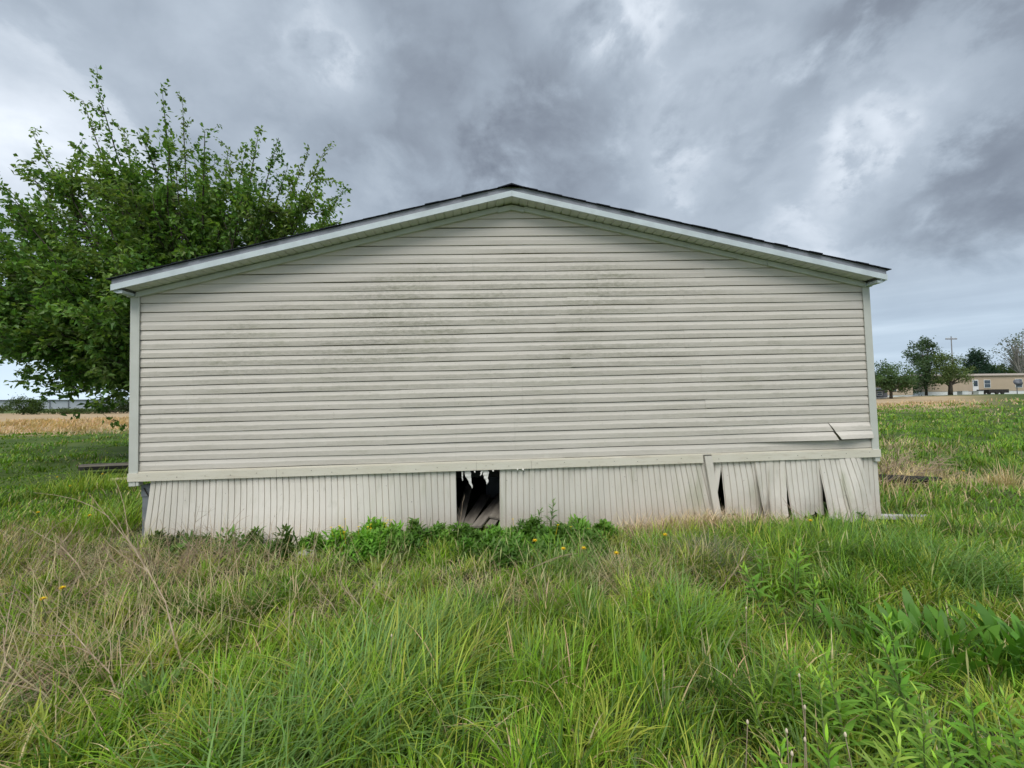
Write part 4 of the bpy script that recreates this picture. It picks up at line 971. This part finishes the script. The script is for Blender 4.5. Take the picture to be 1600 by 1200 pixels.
def bg_tree(name, x, y, top, crown, c, label, leaf=.34, n=3600, trunk=.22, bark=None, sparse=1., cat='tree', group=None, z0=None, limbs=9):
    """crown: list of (dx, dz, rx, rz) ellipsoids in metres above the base"""
    g = float(gh(x, y)) if z0 is None else z0; root = empty(name, (x, y, g-.05)); tag(root, label, cat, group)
    B = Bag(); m = MB(); bark = bark or M_bark
    lo = min(dz-rz for _, dz, _, rz in crown); cx = crown[0][0]
    if trunk: 
        m.tube([(0, 0, -.1), (.05*lo, .0, lo*.6+.2), (cx*.6, 0, crown[0][1])], [trunk, trunk*.8, trunk*.4], 7)
    for (dx, dz, rx, rz) in crown:
        k = int(n*rx*rz/sum(q[2]*q[3] for q in crown)); nl = max(8, int(26*sparse))
        u = rng.normal(0, 1, (nl, 3)); u /= np.linalg.norm(u, axis=1, keepdims=True); u *= rng.uniform(.45, 1.05, (nl, 1))
        cen = np.stack([dx+u[:, 0]*rx, u[:, 1]*rx, dz+u[:, 2]*rz], -1); w_ = rng.integers(0, nl, k)
        pos = cen[w_]+rng.normal(0, 1, (k, 3))*np.array([rx, rx, rz])*.17
        d = rng.normal(0, 1, (k, 3)); up = rng.normal(0, .6, (k, 3)); up[:, 2] += .8
        tone = rng.uniform(.75, 1.25, nl)[w_][:, None]
        B.add(kites(pos, d, up, leaf*rng.uniform(.6, 1.2, k), leaf*.62, jit(c, k, .25)*tone))
        if trunk:
            for q in range(limbs):
                e = cen[q % nl]; P = bez(np.array([.0, 0, lo*.7+.1]), np.array([dx*.3, 0, dz*.6]), np.array([e[0]*.6, e[1]*.5, e[2]*.85]), e, 6)
                m.tube([tuple(p) for p in P], [trunk*.35, trunk*.28, trunk*.2, trunk*.14, trunk*.09, trunk*.04], 4)
    if trunk: m.build('trunk', bark, root, True)
    B.build('crown', M_leaf, root, False)
    return root
# trees on the right
bg_tree('round_tree', 57.0, 52., 6, [(0, 3.0, 2.3, 1.9), (-1.2, 3.5, 1.6, 1.7), (1.2, 2.2, 1.6, 1.2)], (.095, .160, .060), 'rounded low tree just right of the home corner', n=5600, leaf=.26)
bg_tree('tall_tree', 75.0, 63.5, 12, [(-.4, 7.2, 2.2, 2.6), (-1.0, 4.2, 2.6, 3.2), (1.6, 6.0, 1.9, 2.2), (.3, 9.0, 1.2, 1.2)], (.092, .150, .068), 'tallest distant tree, dark and loose leaved with gaps of sky', n=4600, leaf=.36, sparse=.75)
bg_tree('spreading_tree', 75.9, 60.5, 8, [(-.2, 4.9, 1.9, 2.1), (1.9, 3.6, 1.7, 1.5), (-1.7, 3.3, 1.6, 1.5)], (.155, .210, .072), 'lighter green spreading tree with visible trunk before the tan home', n=4800, leaf=.26, trunk=.34)
bg_tree('evergreen_tree', 110.3, 84., 12, [(-.3, 6.8, 2.4, 3.0), (.9, 4.6, 3.6, 2.6), (-.6, 8.7, 1.3, 1.8)], (.050, .100, .065), 'dark conical evergreen behind the tan home', n=5600, leaf=.42, sparse=1.4)
bg_tree('low_tree', 115.5, 84., 7, [(0, 5.0, 2.8, 1.9)], (.11, .16, .07), 'low green tree between evergreen and pale-barked tree', n=2600, leaf=.40)
bg_tree('dark_shrubby_tree', 120.8, 84., 7, [(0, 5.6, 3.0, 2.5)], (.07, .09, .065), 'dark shrubby tree behind the pale-barked tree', n=2600, leaf=.42)
bg_tree('pale_barked_tree', 112.3, 78., 15, [(-2.6, 10.4, 2.0, 2.6), (1.6, 10.6, 2.4, 2.9), (0, 7.6, 2.6, 2.0)], (.17, .19, .15), 'tall sparse pale-barked tree at the right edge', n=900, leaf=.40, trunk=.40, bark=M_bark2, sparse=.9, limbs=22)
bg_tree('low_hedge_tree', 68.5, 62., 4, [(0, 1.7, 1.9, 1.6), (-1.6, 1.3, 1.5, 1.2)], (.062, .105, .042), 'dark low growth under the tallest distant tree', n=2400, leaf=.32, trunk=.1)
# utility pole
root = empty('utility_pole', (85.4, 68., float(gh(85.4, 68.)))); tag(root, 'wooden utility pole rising behind the distant trees', 'utility pole')
MB().tube([(0, 0, -.3), (0, 0, 11.0)], [.10, .07], 8).build('pole', M_pole, root)
MB().box(-1.1, 1.1, -.07, .07, 10.4, 10.6).build('crossarm', M_pole, root)
for dx in (-.95, -.4, .4, .95): MB().tube([(dx, 0, 10.6), (dx, 0, 10.8)], .05, 6).build('insulator', M_white, root)
# distant homes
def far_home(x, y, L, Wd, hh, rz, label, wall, roofm, wins, doors, skirt_h=.6, roof_h=.5):
    root = empty('mobile_home', (x, y, float(gh(x, y))), rz); tag(root, label, 'mobile home', 'distant mobile homes')
    MB().box(-L/2, L/2, 0, Wd, skirt_h, hh).build('wall', wall, root)
    MB().box(-L/2+.05, L/2-.05, .05, Wd-.05, -.3, skirt_h-.002).build('skirting', M_white, root)
    m = MB(); v = [(-L/2-.2, -.25, hh-.02), (L/2+.2, -.25, hh-.02), (L/2+.2, Wd+.25, hh-.02), (-L/2-.2, Wd+.25, hh-.02), (-L/2-.2, Wd/2, hh+roof_h), (L/2+.2, Wd/2, hh+roof_h), (-L/2-.2, -.25, hh+.10), (L/2+.2, -.25, hh+.10), (L/2+.2, Wd+.25, hh+.1), (-L/2-.2, Wd+.25, hh+.1)]
    m.v = v; m.f4 = [(0, 1, 7, 6), (6, 7, 5, 4), (2, 3, 9, 8), (8, 9, 4, 5), (0, 3, 2, 1)]; m.f3 = [(0, 6, 4), (0, 4, 9), (0, 9, 3), (1, 5, 7), (1, 8, 5), (1, 2, 8)]
    m.build('roof', roofm, root)
    for (wx, wz, ww, wh) in wins:
        f = MB().box(wx-ww/2-.08, wx+ww/2+.08, -.06, -.001, wz-wh/2-.08, wz+wh/2+.08).build('window', M_white, root)
        MB().box(wx-ww/2, wx+ww/2, -.075, -.055, wz-wh/2, wz-.03).build('pane', M_glass, f); MB().box(wx-ww/2, wx+ww/2, -.075, -.055, wz+.03, wz+wh/2).build('pane', M_glass, f)
    for dx in doors:
        d = MB().box(dx-.5, dx+.5, -.06, -.001, skirt_h, skirt_h+2.05).build('door', M_white, root); MB().box(dx-.36, dx+.36, -.075, -.055, skirt_h+.9, skirt_h+1.9).build('pane', M_glass, d)
        MB().box(dx-.7, dx+.7, -1.0, -.08, -.2, skirt_h-.05).build('step', M_wood, root)
far_home(90., 65.2, 26., 5., 3.35, R(-3), 'long tan mobile home with white windows behind the light green tree', M_tan, m_plain('tan roof', (.40, .34, .28), .1, 1.), [(-1.5, 1.9, 1.0, 1.3), (4.1, 1.95, 1.1, 1.4), (9.5, 2.0, 1., 1.3)], [-3.6])
far_home(65.5, 59., 5., 4.5, 1.7, R(4), 'small tan home partly hidden between the round tree and tallest tree', M_tan, M_tan, [(-1.0, 1.2, .8, .7)], [], .2, .3)
far_home(57.0, 55., 5., 5., 1.3, R(0), 'low grey-roofed home beside the right corner of the near home', M_greyroof, M_greyroof, [(1.2, .8, .7, .5)], [], .2, .5)
g_ = float(gh(91., 62.5))
root = empty('utility_trailer', (85.8, 62.4, float(gh(85.8, 62.4)))); tag(root, 'low dark flat trailer parked before the tan home', 'trailer')
MB().box(-1.8, 1.8, -.9, .9, .25, .85).build('bed', M_char, root)
for dx in (-.5, .5):
    for dy in (-.95, .95): MB().tube([(dx, dy-.1, .3), (dx, dy+.1, .3)], .3, 12).build('wheel', M_char, root)
for i, (x, y, s) in enumerate([(80.2, 62.3, .5), (83.2, 62.4, .45)]):
    root = empty('storage_bin', (x, y, float(gh(x, y)))); tag(root, ['white storage bin by the light green tree', 'white storage bin beside the dark trailer'][i], 'bin')
    MB().box(-s, s, -.4, .4, 0, .55).build('body', M_white, root); MB().box(-s-.04, s+.04, -.44, .44, .552, .63).build('lid', M_white, root)
root = empty('satellite_dish', (90., 62.2, float(gh(90., 62.2)))); tag(root, 'small grey dish on a post before the tan home', 'satellite dish')
MB().tube([(0, 0, 0), (0, 0, 1.7)], .06, 6).build('post', M_greyroof, root)
MB().tube([(0, 0, 1.85), (-.05, -.12, 1.9), (-.1, -.26, 1.97)], [.15, .42, .62], 14).build('dish', M_greyroof, root, True)
# gravel drive by the tan home
xs_ = np.linspace(62, 140, 40); P = np.array([[(x, y0+dy, float(gh(x, y0+dy))+.03) for dy in (-1.2, 1.2)] for x, y0 in [(x, 57.+.02*(x-62)) for x in xs_]])
o = MB().grid(P).build('gravel_drive', m_plain('pale gravel', (.38, .36, .32), .15, 3., .95)); tag(o, kind='structure')

# left background: hedge bushes and a long shed
bg_tree('round_bush', -81.5, 69.5, 4, [(0, 1.5, 2.3, 1.5), (1.6, .9, 1.7, 1.0)], (.062, .105, .026), 'round green bush before the long pale shed', n=2600, leaf=.30, trunk=.1, cat='bush')
bg_tree('low_bush', -86.5, 68.5, 2, [(0, .9, 2.6, .9), (-2.2, .8, 1.8, .8)], (.060, .100, .028), 'low bush at the left edge beside the round bush', n=1800, leaf=.30, trunk=.08, cat='bush')
bg_tree('low_bush', -76., 70.5, 1, [(0, .45, 2.6, .55), (3.2, .40, 2.4, .45)], (.070, .105, .030), 'flat low bushes right of the round bush', n=1500, leaf=.28, trunk=.06, cat='bush')
bg_tree('low_bush', -68.8, 72.5, 2, [(0, 1.1, 2.3, 1.1), (2.0, 1.4, 1.9, 1.4), (-1.9, .7, 1.7, .7)], (.050, .085, .030), 'dark bushes beside the left corner trim of the home', n=2600, leaf=.28, trunk=.08, cat='bush')
root = empty('long_shed', (-215., 215., float(gh(-215., 215.))-.3), R(44)); tag(root, 'long pale steel shed on the horizon at left', 'shed')
MB().box(-75, 75, 0, 30, 0, 4.6).build('wall', M_metalwall, root)
m = MB(); m.box(-75.5, 75.5, -.5, 30.5, 4.61, 5.0); m.build('roof', M_greyroof, root)
for i in range(24): MB().box(-72+i*6.3-.14, -72+i*6.3+.14, -.25, -.01, 0, 4.6).build('wall_post', M_greyroof, root)
for x, y, h, wh in ((-187., 205., 8.5, 'farther from'), (-160., 205., 8.5, 'nearer to')):
    root = empty('lamp_post', (x, y, float(gh(x, y)))); tag(root, 'thin lamp post above the long shed, '+wh+' the near home', 'lamp post', 'lamp posts by the shed')
    MB().tube([(0, 0, 0), (0, 0, h)], .12, 6).build('post', M_greyroof, root); MB().box(-1., 1., -.15, .15, h, h+.2).build('lamp_head', M_greyroof, root)
